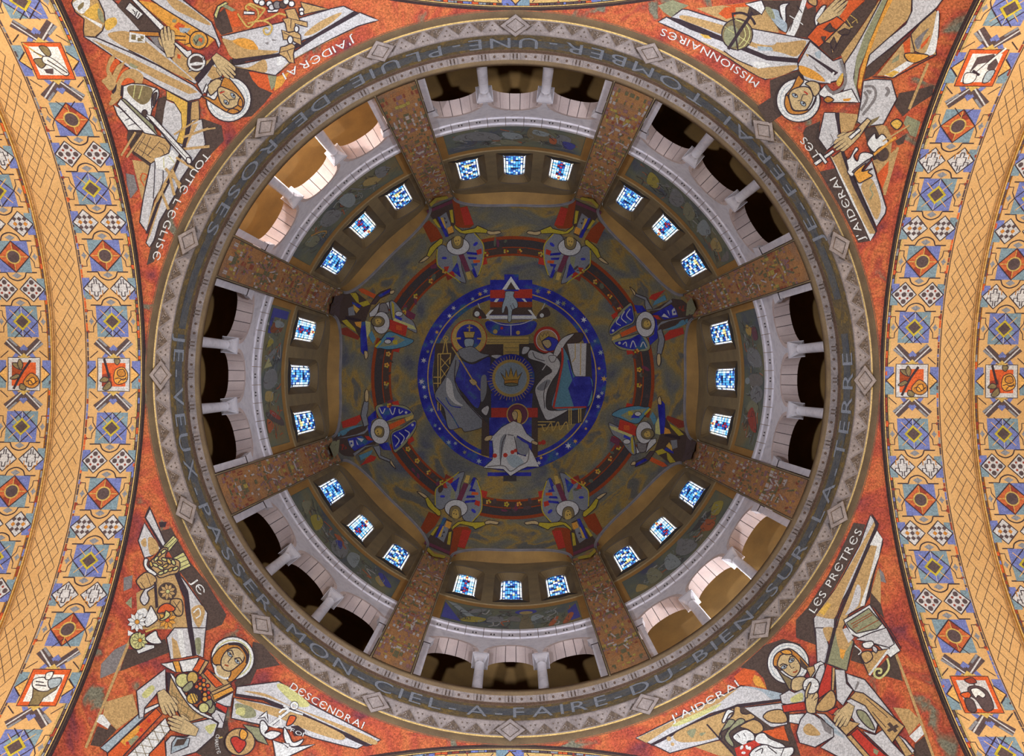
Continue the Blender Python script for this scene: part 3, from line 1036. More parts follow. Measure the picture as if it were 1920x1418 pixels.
# ---- mosaic piers between the bays
AR = RAD(22.5) - AB
for k in range(8):
    root = empty('wall_pier_' + SIDES[k], (0, 0, 0))
    root.rotation_euler = (0, 0, k * PI / 4 + PI / 8)
    tag(root, 'mosaic pier strip between the bays %s and %s' % (WHERE[k], WHERE[(k + 1) % 8]), 'pier', kind='structure')
    mb = MB()
    mb.grid([[pol(RD, a, z) for a in lerp_list(-AR, AR, 6)] for z in lerp_list(24.45, ZD, 8)], RIB)
    for s_ in (-1, 1): mb.grid([[pol(r, s_ * AR, z) for r in (RD, RB + .1)] for z in (24.45, ZD + .1)], RIB)
    mb.build('pier_face', root)
    mb = MB()
    for s_ in (-1, 1):
        for a0, a1, m_, h in ((.985, 1.0, JOINT, .02), (.93, .985, WALLGREY, .03), (.90, .93, JOINT, .01)):
            mb.box(lambda a, r, z: pol(r, a, z), s_ * AR * a0, s_ * AR * a1, RD - h, RD + .01, 24.5, ZD, m_)
    mb.build('edge_moulding', root)
    mb = MB()
    rr = random.Random(30 + k)
    cols = [M('R%d_' % c) for c in (1, 2, 3, 4, 5, 6, 3, 1)]
    z = 24.9
    row = 0
    while z < ZD - .3:
        dens = .30 + .55 * (math.sin(z * 1.9 + k) * .5 + .5)
        sub = rr.sample(cols, 4)
        dz = rr.uniform(.12, .42)
        n = rr.choice((9, 11, 13, 15))
        for i in range((n + 1) // 2):
            if rr.random() < dens:
                a0 = .86 * AR * (2 * i / n)
                a1 = a0 + .86 * AR * 2 / n * rr.uniform(.45, .95)
                m_ = rr.choice(sub)
                zz = z + rr.uniform(-.03, .03)
                for s_ in (-1, 1):
                    mb.quad(pol(RD - .008, s_ * a0, zz), pol(RD - .008, s_ * a1, zz + rr.uniform(-.05, .05)), pol(RD - .008, s_ * a1, zz + dz * .85), pol(RD - .008, s_ * a0, zz + dz * .85), m_)
        z += dz
        row += 1
    for i in range(5):
        zc = rr.uniform(26, 39)
        for q in range(6):
            an = q * PI / 3
            mb.quad(pol(RD - .014, .02 * math.cos(an), zc + .5 * math.sin(an)), pol(RD - .014, .045 * math.cos(an), zc + 1.1 * math.sin(an)), pol(RD - .014, .045 * math.cos(an + .14), zc + 1.1 * math.sin(an + .14)), pol(RD - .014, .02 * math.cos(an + .2), zc + .5 * math.sin(an + .2)), M(rr.choice(('R3_', 'R2_', 'R1_'))))
    mb.build('tessera_pattern', root)['kind'] = 'stuff'

# ---- gallery behind the arcade
revolve([(9.36, 24.60), (12.6, 24.60)], TAN, 'floor_gallery', None, 96, 0)
tag(bpy.data.objects['floor_gallery'], 'gallery floor behind the stone arcade', 'floor', kind='structure')
g_ = revolve([(12.6, 24.60), (12.6, 33.4), (12.3, 34.8), (11.5, 35.8), (10.14, 36.2)], OCHRE, 'wall_gallery', None, 96, 0)
tag(g_, 'plain ochre outer wall and vault of the dim gallery', 'wall', kind='structure')
mb = MB()
for k in range(8):
    c = k * PI / 4 + PI / 8
    mb.box(lambda a, r, z: pol(r, a, z), c - AR * .7, c + AR * .7, 9.7, 12.7, 24.6, 36.2, OCHRE)
tag(mb.build('wall_gallery_partitions'), 'ochre cross walls of the gallery behind the mosaic piers', 'wall', kind='structure')

# ---- dome shell
mb = MB()
al = []
for k in range(8):
    for t in lerp_list(-1, 1, 40)[:-1]: al.append(k * PI / 4 + AB * math.sin(PI / 2 * t))
    for t in lerp_list(0, 1, 6)[:-1]: al.append(k * PI / 4 + AB + 2 * AR * t)
def phib(a):
    b = (a + PI / 8) % (PI / 4) - PI / 8
    if abs(b) >= AB - 1e-6: return 0.0
    return math.asin((lun(b) - ZD) / RD)
rows = []
NP = 40
for j in range(NP + 1):
    t = j / NP
    row = []
    for a in al:
        p = phib(a) + (PI / 2 - .002 - phib(a)) * t
        row.append((RD * math.cos(p) * math.cos(a), RD * math.cos(p) * math.sin(a), ZD + RD * math.sin(p)))
    rows.append(row)
mb.grid(rows, DOME, True)
tag(mb.build('ceiling_dome', None, True), 'dark mottled mosaic dome over the drum', 'dome', kind='structure')

# ================================================================ THINGS
# ---- stained glass windows (three to a bay)
def window_mesh(kind, rr):
    nc, nr = 9, 13
    mb = MB()
    lead = MB()
    def pt(u, v, R=RG + .03):
        t = u * 2 - 1
        zt = ZG1 + (ZG2 - ZG1) * math.sqrt(max(1 - t * t, 0)) if abs(t) < 1 else ZG1
        return pol(R, AG * t, ZG0 + (zt - ZG0) * v)
    for i in range(nc):
        for j in range(nr):
            ci, cj = abs(i - 4), j
            if ci == 4: g = rr.choice('wccww' if kind != 'blue' else 'wiwwn')
            elif kind == 'blue':
                g = rr.choice('aaib') if ci < 3 else rr.choice('iwwb')
                if cj in (3, 8) and ci < 2: g = rr.choice('ybn')
            elif kind == 'red':
                g = rr.choice('iiwwa') if ci else rr.choice('ryrb')
                if ci == 1 and cj in (2, 3, 4, 8, 9): g = rr.choice('rnb')
            else:
                g = rr.choice('abb') if (i // 2 + j // 2) % 2 else rr.choice('wwia')
                if ci < 2 and cj in (3, 4, 9): g = rr.choice('yyn')
                if ci == 2 and cj in (2, 5, 8, 11): g = 'n'
            u0, u1, v0, v1 = i / nc, (i + 1) / nc, j / nr, (j + 1) / nr
            mb.quad(pt(u0, v0), pt(u1, v0), pt(u1, v1), pt(u0, v1), GLASS[g])
    def bar(u0, v0, u1, v1, wu, wv):
        lead.add([pt(u0 - wu, v0 - wv, RG + .01), pt(u0 + wu, v0 + wv, RG + .01), pt(u1 + wu, v1 + wv, RG + .01), pt(u1 - wu, v1 - wv, RG + .01)], [(0, 1, 2, 3)], LEAD)
    for i in range(1, nc): bar(i / nc, 0.005, i / nc, .995, .009 if i not in (1, 8) else .02, 0)
    for j in range(1, nr):
        for i in range(nc): bar(i / nc, j / nr, (i + 1) / nc, j / nr, 0, .005 if j % 3 else .012)
    fr = MB()
    o0 = outline(0, AG, RG - .01, ZG0, ZG1, ZG2)
    o1 = outline(0, AG * .93, RG - .01, ZG0 + .06, ZG1, ZG2 - .06)
    fr.grid([o0, o1], STONE, True)
    fr.grid([o1, outline(0, AG * .93, RG + .04, ZG0 + .06, ZG1, ZG2 - .06)], LEAD, True)
    return mb.mesh('glass'), lead.mesh('lead_grid'), fr.mesh('window_frame')
WK = {'blue': window_mesh('blue', random.Random(1)), 'red': window_mesh('red', random.Random(2)), 'mix': window_mesh('mix', random.Random(3))}
ORDER = [('mix', 'blue', 'red'), ('blue', 'red', 'mix'), ('mix', 'blue', 'red'), ('mix', 'red', 'blue'), ('mix', 'blue', 'red'), ('blue', 'red', 'mix'), ('mix', 'blue', 'red'), ('blue', 'red', 'mix')]
LOOK = {'blue': 'mostly azure', 'red': 'pale with a red centre', 'mix': 'blue and white chequered'}
n = 0
for k in range(8):
    for j, c in enumerate(AWC):
        n += 1
        root = empty('window_%d' % n, (0, 0, 0))
        root.rotation_euler = (0, 0, k * PI / 4 + c)
        kind = ORDER[k][j]
        tag(root, '%s stained glass window, %s of three in the bay %s' % (LOOK[kind], ('first clockwise', 'middle', 'last clockwise')[j], WHERE[k]), 'window', kind='structure')
        gl, le, fr = WK[kind]
        link('glass', gl, root)
        link('lead_grid', le, root)
        link('window_frame', fr, root)

# ---- columns of the gallery
def lathe(prof, mat, n=20):
    mb = MB()
    mb.grid([[(r * math.cos(2 * PI * i / n), r * math.sin(2 * PI * i / n), z) for i in range(n)] for r, z in prof], mat, True)
    return mb
sh_me = lathe([(.185, .22), (.175, .32), (.172, 1.2), (.166, 2.4), (.158, 3.42), (.175, 3.44), (.18, 3.47), (.172, 3.5)], STONE).mesh('shaft', True)
bs = lathe([(.24, .1), (.25, .14), (.24, .18), (.2, .2), (.205, .23), (.185, .26)], STONE)
bs.box(lambda a, b, c: (a, b, c), -.26, .26, -.26, .26, 0, .1, STONE)
bs_me = bs.mesh('base')
cp = MB()
def sq(w, z, r=.35): 
    return [(w * x, w * y, z) for x, y in ((-1, -r), (-1, r), (-r, 1), (r, 1), (1, r), (1, -r), (r, -1), (-r, -1))]
cp.grid([sq(.165, 3.5, .45), sq(.175, 3.6, .5), sq(.20, 3.72, .65), sq(.262, 3.91, .88), sq(.268, 3.96, .95)], STONE, True)
cp.box(lambda a, b, c: (a, b, c), -.275, .275, -.285, .285, 3.96, 4.07, STONE)
cp_me = cp.mesh('capital')
for k in range(8):
    for s_ in (-1, 1):
        a = k * PI / 4 + s_ * RAD(6.15)
        root = empty('gallery_column', pol(9.86, a, 24.62))
        root.rotation_euler = (0, 0, a)
        tag(root, 'pale round gallery column, %s of the two in the arcade %s' % ('first clockwise' if s_ < 0 else 'second clockwise', WHERE[k]), 'column', 'columns of the gallery arcade')
        for nm_, me in (('base', bs_me), ('shaft', sh_me), ('capital', cp_me)): link(nm_, me, root)

# ---- painted panels under the windows
def mural_surf(k):
    def fn(u, v, h): return pol(RW - h, k * PI / 4 + (-1 if k in (0, 2) else 1) * RAD(u * .166), 31.45 + v / 50 * 2.75)
    return fn
MUR = ['''figure S a -4,4 6,10 8,30 2,40 -8,34 -10,14
figure S A -30,8 -16,4 -8,20 -20,34 -32,24
figure S n -48,20 -38,10 -30,30 -44,38
drapery S r -74,6 -60,10 -40,24 -52,34 -70,20
drapery S A 20,6 40,12 46,34 30,40 18,26
figure O b -2,42 5,6
drapery S y 62,26 70,34 80,30 72,20
figure S p 58,8 74,10 70,20 56,18
writing L1.2 A -92,8 -78,8
writing L1.2 A -92,14 -74,14
writing L1.2 A 84,40 94,40''',
'''figure S A -20,6 0,8 10,26 0,42 -16,36
figure O A -6,42 6,7
drapery S b 14,4 34,10 30,34 16,38
figure S n 44,10 64,8 62,34 50,40
drapery S o -60,8 -46,6 -40,26 -54,34
figure S Y -90,18 -72,12 -66,28 -82,36
drapery S v -70,30 -56,40 -30,40 -40,30
drapery S e 70,6 88,10 80,24''',
'''figure S m 12,2 32,2 26,30 30,42 16,42 16,30
figure O u 22,42 16,6
figure O e 22,40 10,4
drapery S b 30,18 44,26 40,34 30,30
drapery S a -4,22 12,18 12,28 0,32
figure S A -34,14 -14,18 -12,28 -30,28
drapery S Y -70,8 -44,12 -36,22 -60,22
ground F b -96,48 -80,46 -40,14 -50,10
figure S A -62,30 -44,36 -36,46 -54,42
drapery S o 52,4 62,20 68,20 60,4
drapery S o 72,4 84,24 90,20 80,4
ground F u 84,6 98,8 96,44 82,30
ground F u -98,6 -70,6 -98,44''',
'''figure S A -12,8 6,4 14,24 2,40 -12,30
figure S b -34,10 -18,14 -16,34 -30,40
drapery S o -8,30 20,34 10,42
figure S Y 40,6 60,14 56,34 42,30
drapery S u -2,20 12,26 4,36
figure S e -80,12 -66,20 -72,36 -84,30
drapery S u -92,24 -74,40 -66,34 -84,18
drapery S n 66,10 84,16 78,36''',
'''ground F u 60,6 96,6 96,46 84,46 84,14 60,14
figure S x 62,12 76,16 74,38 64,36
figure S b 70,22 80,20 78,40 72,40
drapery S Y 40,10 54,14 48,24
figure F A 24,8 40,28 36,34 18,20
figure F l 10,6 26,16 14,26
figure S A -16,6 4,10 10,32 -6,40 -18,24
figure S e -34,8 -22,12 -24,28 -36,24
figure S K -60,10 -50,8 -60,40 -74,44
drapery S r -54,16 -48,18 -60,38 -64,34
drapery S o -80,4 -60,6 -70,20''',
'''figure S A -40,10 -20,6 -8,30 -20,40 -38,30
figure S b 0,8 20,12 18,36 4,38
drapery S e 40,20 56,34 70,28 50,12
figure S A 66,6 80,10 76,30 64,26
drapery S n -76,10 -58,16 -60,36 -74,30
drapery C2.5 q -62,12 -50,24 -44,36 -54,38
drapery C2 A 24,6 40,30 60,40''',
'''figure S A -86,18 -50,30 -20,32 -26,18 -50,8 -80,8
figure S b -16,14 6,18 12,28 -4,32 -16,24
figure S m 22,2 44,2 50,26 30,34 18,22
drapery S b 28,6 48,12 42,20 26,16
figure S A 62,10 80,14 76,32 60,30
drapery S u 70,24 88,26 84,40 72,38
drapery S o 50,22 60,22 60,34 52,34
drapery S n -20,32 0,36 10,44 -16,44
writing L1.2 A -90,42 -60,42
writing L1.2 A -90,37 -66,37
writing L1.2 A 60,42 88,42''',
'''figure S Y -70,10 -54,14 -50,34 -66,36
figure S A -30,6 -10,10 -8,34 -24,38
drapery S n -4,10 16,16 18,38 2,34
figure S b 30,8 50,14 46,36 32,34
drapery S e 60,12 80,16 74,34 62,30
drapery S a 84,6 96,14 92,32''']
for k in range(8):
    a0 = k * PI / 4
    root = empty('painted_mural', pol(RW, a0, 31.45))
    tag(root, 'dark painted mural below the windows ' + WHERE[k], 'mural', 'murals round the drum')
    d = Draw(mural_surf(k), 8.0, 0.002, 0.006)
    d.poly('panel', MURAL, [(-99, 0), (99, 0), (99, 50), (-99, 50)])
    d.line('panel', 'N', [(-99, 0), (99, 0), (99, 50), (-99, 50)], 1.0, True)
    rr = random.Random(70 + k)
    for i in range(60):
        u, v = rr.uniform(-90, 84), rr.uniform(4, 40)
        d.line('brush_strokes', rr.choice(['mu_K', 'mu_N', 'mu_A', 'mu_v', 'mu_m', 'mu_o', 'mu_g']), catmull([(u, v), (u + rr.uniform(-8, 12), v + rr.uniform(-2, 8)), (u + rr.uniform(-4, 18), v + rr.uniform(2, 12))], False), rr.uniform(.7, 2.2))
    d.run('\n'.join(' '.join(l.split()[:2] + ['mu_' + l.split()[2]] + l.split()[3:]) for l in MUR[k].splitlines()), 0.8)
    for i in range(40):
        u, v = rr.uniform(-86, 84), rr.uniform(4, 38)
        d.line('brush_strokes', rr.choice(['mu_k', 'mu_N', 'mu_v', 'mu_b']), catmull([(u, v), (u + rr.uniform(-5, 8), v + rr.uniform(2, 6)), (u + rr.uniform(-4, 10), v + rr.uniform(4, 11))], False), rr.uniform(.5, 1.1))
    d.finish(root, None, ('brush_strokes',))

# ---- pendentive mosaics
PEN = {}
PEN['nw'] = ('angel_mosaic', 'mosaic angel with keys, torch and vine leaves in the upper left pendentive', (380, 150), '''
@400,0,5.909
ground F d 180,650 400,700 430,880 510,970 655,1030 560,1150 420,1290 330,1300 200,1250
ground F o 390,790 610,830 660,1030 500,960 430,880
ground F n 600,830 700,840 680,960 640,1000
ground F d 0,190 130,90 215,350 90,390 30,300
ground F o 130,100 260,130 310,290 210,300
ground F q 700,850 840,800 760,950 670,1010
@180,220,5.909
ground F d 1170,10 1390,90 1415,260 1280,400 1130,600 980,800 860,1010 790,1200 700,1440 640,1600 560,1640 610,1418 700,1150 940,680 1140,370 1200,300
ground F t 400,470 600,500 540,760 520,960 470,760 430,600
ground F a 330,620 420,640 460,800 380,900 340,740
ground F d 350,150 520,150 400,380 600,510 590,540 400,400 340,230
@100,0,5.909
wing F d 1160,1090 1260,1060 1210,1430 1120,1300
wing F+ y 1250,1000 1490,1130 1480,1418 1430,1640 1330,1640 1420,1400 1410,1250 1330,1130 1250,1100
wing F g 1250,1110 1340,1150 1410,1260 1420,1400 1330,1640 1180,1640 1200,1418 1230,1200
wing F+ t 1530,1130 1610,1110 1620,1300 1580,1640 1460,1640 1490,1418
wing F k 1485,1125 1530,1125 1515,1418 1440,1700 1400,1700 1475,1418
@180,220,5.909
wing F+ g 740,230 960,300 880,520 720,780 640,920 560,1270 480,1160 520,900 600,520 640,440
wing F t 960,300 1000,330 870,560 700,860 600,1150 560,1260 590,1100 700,800 880,500
wing F+ g 1060,30 1170,20 1210,300 1150,370 940,680 860,880 700,1150 640,1360 590,1440 550,1390 600,1250 720,900 880,580 990,320
wing F t 1060,80 1130,60 1010,300 880,560 740,860 600,1300 560,1380 600,1240 720,900 880,580 990,320
wing F k 1010,0 1050,0 990,330 880,590 730,880 570,1290 545,1280 700,860 860,560 960,300
wing L1.6 k 650,480 640,760 630,900
wing L1.6 k 740,440 740,700 700,840
@100,0,5.909
robe F+ t 200,30 215,0 150,-140 500,-140 500,0 560,130 575,250 540,340 460,410 340,400 330,330 340,210 240,130
robe S w 215,30 330,-30 400,0 390,90 320,150 250,110
robe S y 340,150 430,60 500,40 490,200 430,210
robe S m 270,70 330,20 330,70 280,110
robe S n 490,90 540,140 560,250 500,200
robe F w 330,170 540,270 530,310 300,160
robe F+ g 500,-140 500,0 560,130 575,260 540,340 470,410 830,570 1150,720 1420,840 1570,930 1600,900 1310,650 1000,380 730,70 520,-140
robe S t 600,390 700,345 830,350 1000,440 1200,600 1400,760 1540,890 1300,790 1000,620 800,530
robe S y 580,220 680,190 700,260 620,330 570,310
robe F+ g 330,400 460,410 830,570 1150,720 1560,950 1650,1050 1620,1090 1490,1120 1180,960 900,800 640,610
robe F t 420,430 830,620 1150,780 1500,950 1600,1020 1500,1040 1150,880 700,640 500,490
robe F n 850,690 940,740 900,760 830,720
robe L2.4 k 830,550 1060,670 1200,740
sleeve F d 700,60 800,-60 870,20 1200,330 1170,400 1010,380 940,310
sleeve F q 930,0 1080,20 1190,60 1540,290 1700,360 1780,440 1700,520 1500,520 1300,400 1250,270
sleeve F o 1380,240 1460,280 1400,340 1330,290
sleeve F n 1320,210 1360,210 1350,250 1310,240
sleeve F b 1390,300 1520,310 1470,370 1400,350
sleeve F+ g 1060,-20 900,-140 1280,-140 1440,0 1750,240 1850,480 1830,530 1790,430 1650,350 1400,200 1190,70
sleeve S t 1240,-40 1420,20 1720,240 1700,270 1500,180 1330,90
sleeve F+ w 870,0 800,-60 860,-60 930,0 1230,290 1180,330
sleeve F+ w 840,20 990,150 930,210 790,90
sleeve L1.8 k 870,100 900,130 890,150
sleeve L1.8 k 925,115 900,180
sleeve L1.8 k 950,140 925,190
chest F t 1360,510 1450,560 1500,620 1480,700 1560,780 1640,700 1750,640 1570,890 1310,660
chest F a 1050,390 1170,400 1220,560 1130,500
chest F k 1570,890 1560,860 1770,630 1800,680 1590,915
chest F+ g 1590,930 1790,690 1880,760 1860,850 1740,890 1690,1010 1650,1040
chest F t 1700,830 1760,720 1860,780 1840,850 1760,880
chest F o 1370,590 1410,610 1400,650 1370,640
keys F+ h 840,335 1160,350 1170,400 1010,395 840,370
keys F w 840,350 1010,380 1010,470 830,460
keys F m 860,375 910,380 905,440 855,430
keys F m 925,420 945,410 990,450 930,455
keys F m 960,390 1000,400 990,430 960,425
keys F+ q 1290,385 1460,400 1450,350 1515,400 1515,470 1450,490 1460,440 1300,435
keys O+ q 1605,440 100
keys O n 1605,440 66
keys F o 1610,410 1650,420 1640,470 1600,440
keys L1.6 k 1550,430 1580,480
keys L1.6 k 1600,430 1570,490
hand H s 1290,610 1245,275 150,-1
keys F+ w 1330,480 1350,460 1480,560 1520,550 1530,600 1490,640 1460,620
keys O+ w 1580,685 102
keys O d 1580,685 74
keys F w 1500,700 1580,680 1660,690 1660,710 1580,720 1500,720
keys F+ w 1640,640 1670,610 1660,660
keys F+ w 1500,760 1490,790 1540,770
@0,0,1
halo O+ w 428,185.5 42
halo R1.2 b 428,185.5 35
@400,0,5.909
neck S+ s -70,950 20,870 90,890 80,960 20,1010 -40,1050
neck F+ w -120,1010 -80,920 -60,960 -90,1030
hair S+ h 100,870 150,850 230,930 315,1050 340,1130 310,1210 250,1255 150,1240 60,1190 -60,1110 -130,1060 -60,1070 20,1090
face S+ s 40,1000 70,955 140,975 235,1020 275,1060 300,1085 270,1150 200,1195 130,1190 70,1120
hair S+ h 150,1235 190,1200 240,1205 280,1230 220,1258
hair S+ h 290,1080 320,1120 310,1180 270,1160 270,1120
face/eye O k 135,1128 36.72,22.08,50
face/eye O b 135,1128 28.56,14.4,50
face/eye O k 137,1135 11
face/eye O k 212,1052 38.88,22.08,50
face/eye O b 212,1052 30.24,14.4,50
face/eye O k 218,1052 11
face/nose L1.5 k 95,1035 150,1085 175,1100 240,1090
face/nose L1.2 k 175,1100 165,1150
face/mouth C2.4 r 68,1030 90,1018 118,1008
face/mouth C1.2 k 62,1020 95,1000
hand H s 15,620 235,850 150,1
wing F+ g 85,395 400,320 760,240 1000,180 1300,90 1440,60 1560,120 1150,380 990,440 720,590 220,650
wing S t 95,420 200,440 300,410 440,450 490,540 720,560 560,610 230,645 130,510
wing S q 210,450 330,420 430,450 490,540 340,530
wing S t 1000,380 1150,250 1350,150 1420,140 1300,250 1100,370
wing F a 560,470 610,455 600,490
wing F a 640,420 700,440 650,450
wing F k 200,650 720,580 1000,450 1560,110 1620,140 1000,490 740,610 210,700
wing F+ g 220,720 730,610 900,560 1140,400 1620,130 1830,215 1600,280 1290,430 900,640 680,830 400,770
wing S t 230,730 380,740 560,650 580,790 420,770
wing F t 720,790 860,650 1130,520 1500,340 1810,210 1690,260 1300,430 900,640
wing F w 700,620 800,640 780,700 700,720
sceptre F+ l 0,160 40,60 130,10 160,30 70,80 30,200
sceptre F n 90,60 140,40 240,100 200,120
vine F w 960,20 1100,40 1000,130
vine F+ t 960,10 1270,90 1000,150 980,70
vine F+ w 330,110 450,120 450,150 330,150
vine F+ w 590,100 720,90 700,125 600,130
vine C3.4 e 260,140 300,200 380,290 470,210 560,100 540,80 480,60 400,30 350,70 380,110
vine C3.4 e 490,200 480,100 380,40
vine C3.4 e 370,250 540,220 640,280 620,360 570,370 550,320 580,300 600,320
vine C3.4 e 540,220 640,180 720,140 800,160
vine/grape O+ w 480,-10 42
vine/grape O+ w 530,20 34
vine/grape O+ w 615,35 34
vine/grape O+ g 640,70 34
vine/grape O+ a 700,45 44
vine/grape O+ d 765,40 40
vine/grape O+ w 800,5 34
vine/grape O+ w 860,30 34
vine/grape O+ w 970,100 28
vine/grape O+ w 972,138 24
vine/leaf F+ t 785,100 895,80 935,170 950,215 1035,235 1035,290 960,270 900,250 900,340 810,345 790,250 760,200 820,190
vine/leaf F+ t 750,320 830,350 910,330 960,380 970,490 900,460 860,430 770,430
vine/leaf F+ t 740,510 790,500 860,465 900,500 880,590 890,690 830,680 790,630 720,590
vine/leaf L1.3 k 800,180 870,200 950,220
vine/leaf L1.3 k 855,200 850,300
vine/leaf L1.3 k 770,350 870,400 960,420
vine/leaf L1.3 k 730,570 810,550 890,520
vine/leaf L1.3 k 810,550 850,650
vine/grape O+ w 845,430 30,44
vine/grape O+ w 915,310 26,36
@100,0,5.909
torch S t 530,890 590,840 580,760 620,640 680,610 640,760 650,830 700,730 790,680 740,780 700,880 780,790 880,760 980,820 990,880 950,990 890,1000 900,900 830,860 770,890 740,1000 740,1080 650,1160 610,1150 640,1090 630,1060 680,980 620,1000 560,930
torch S o 640,800 620,750 680,650 730,680 690,740
torch S o 690,920 720,820 770,760 840,740 770,790
torch S o 750,940 770,890 830,860 890,900 830,930
torch F k 640,1020 700,920 690,1000 660,1040
torch F k 735,1060 745,940 765,940 755,1060
torch F+ w 770,950 860,920 1000,930 1150,980 1165,1060 1090,1210 1060,1340 1040,1370 760,1080
torch S m 850,940 1080,970 1060,1110 960,1150 820,1020
torch L2 l 900,930 880,1080
torch L2 l 980,950 940,1090
torch S+ w 1090,1040 1150,980 1160,1060 1090,1200
torch S+ d 1100,1050 1140,1020 1130,1100 1100,1170
torch O+ d 1005,1255 30,42
boat F+ w 700,1150 740,1090 1150,1500 1140,1560 1060,1530
boat F+ n 740,1090 780,1090 1100,1380 1150,1500
boat F+ w 660,1160 730,1190 980,1440 820,1440 780,1380 700,1270
boat L1.3 k 730,1240 800,1220
boat L1.3 k 780,1330 850,1300
boat L1.3 k 820,1390 900,1360
@180,220,5.909
church F+ t 400,370 530,170 680,200 760,230 820,310 800,390 720,430 600,510
church L1 k 540,190 430,380
church L1 k 600,210 500,430
church L1 k 700,260 560,420
church L1 k 480,260 640,360
church L1 k 440,330 600,440
church C1 k 700,280 760,310 800,370
church C1 k 680,330 730,360 750,420
rays F w 640,450 720,430 800,400 830,350 900,420 860,520 760,590 660,560
rays L1.5 l 740,440 745,560
rays L1.5 l 800,420 860,500
rays L4 t 270,420 430,160
rays L4 t 330,440 520,170
rays L3.5 t 860,190 1130,20
rays L4.5 t 960,220 1240,120
rays L3 t 1160,140 1320,115
rays L5 t 960,350 1255,320
rays L4.5 t 880,440 1080,570
rays L5 t 760,560 930,740
rays L5 t 800,600 860,860
rays L5 t 830,570 920,780
rays L5 t 720,820 800,1020
rays L5 t 770,720 660,930
candle F+ w 540,-40 620,-20 1045,440 1060,500 1010,515 960,450
candle O+ w 1020,475 28,38,-20
candle L1.2 k 600,30 1000,450
rays C2 o 510,620 490,680 530,760
rays C2 o 510,620 560,640 530,700
''', [("J'AIDЄRAI", ((661, 65), (597, 98), (527, 136)), 14, "white lettering reading J'AIDERAI along the ring in the upper left pendentive"),
      ("TOUTЄ L'ЄGLISЄ", ((383, 284), (326, 372), (283, 486)), 14, "white lettering reading TOUTE L'EGLISE along the ring in the upper left pendentive")])

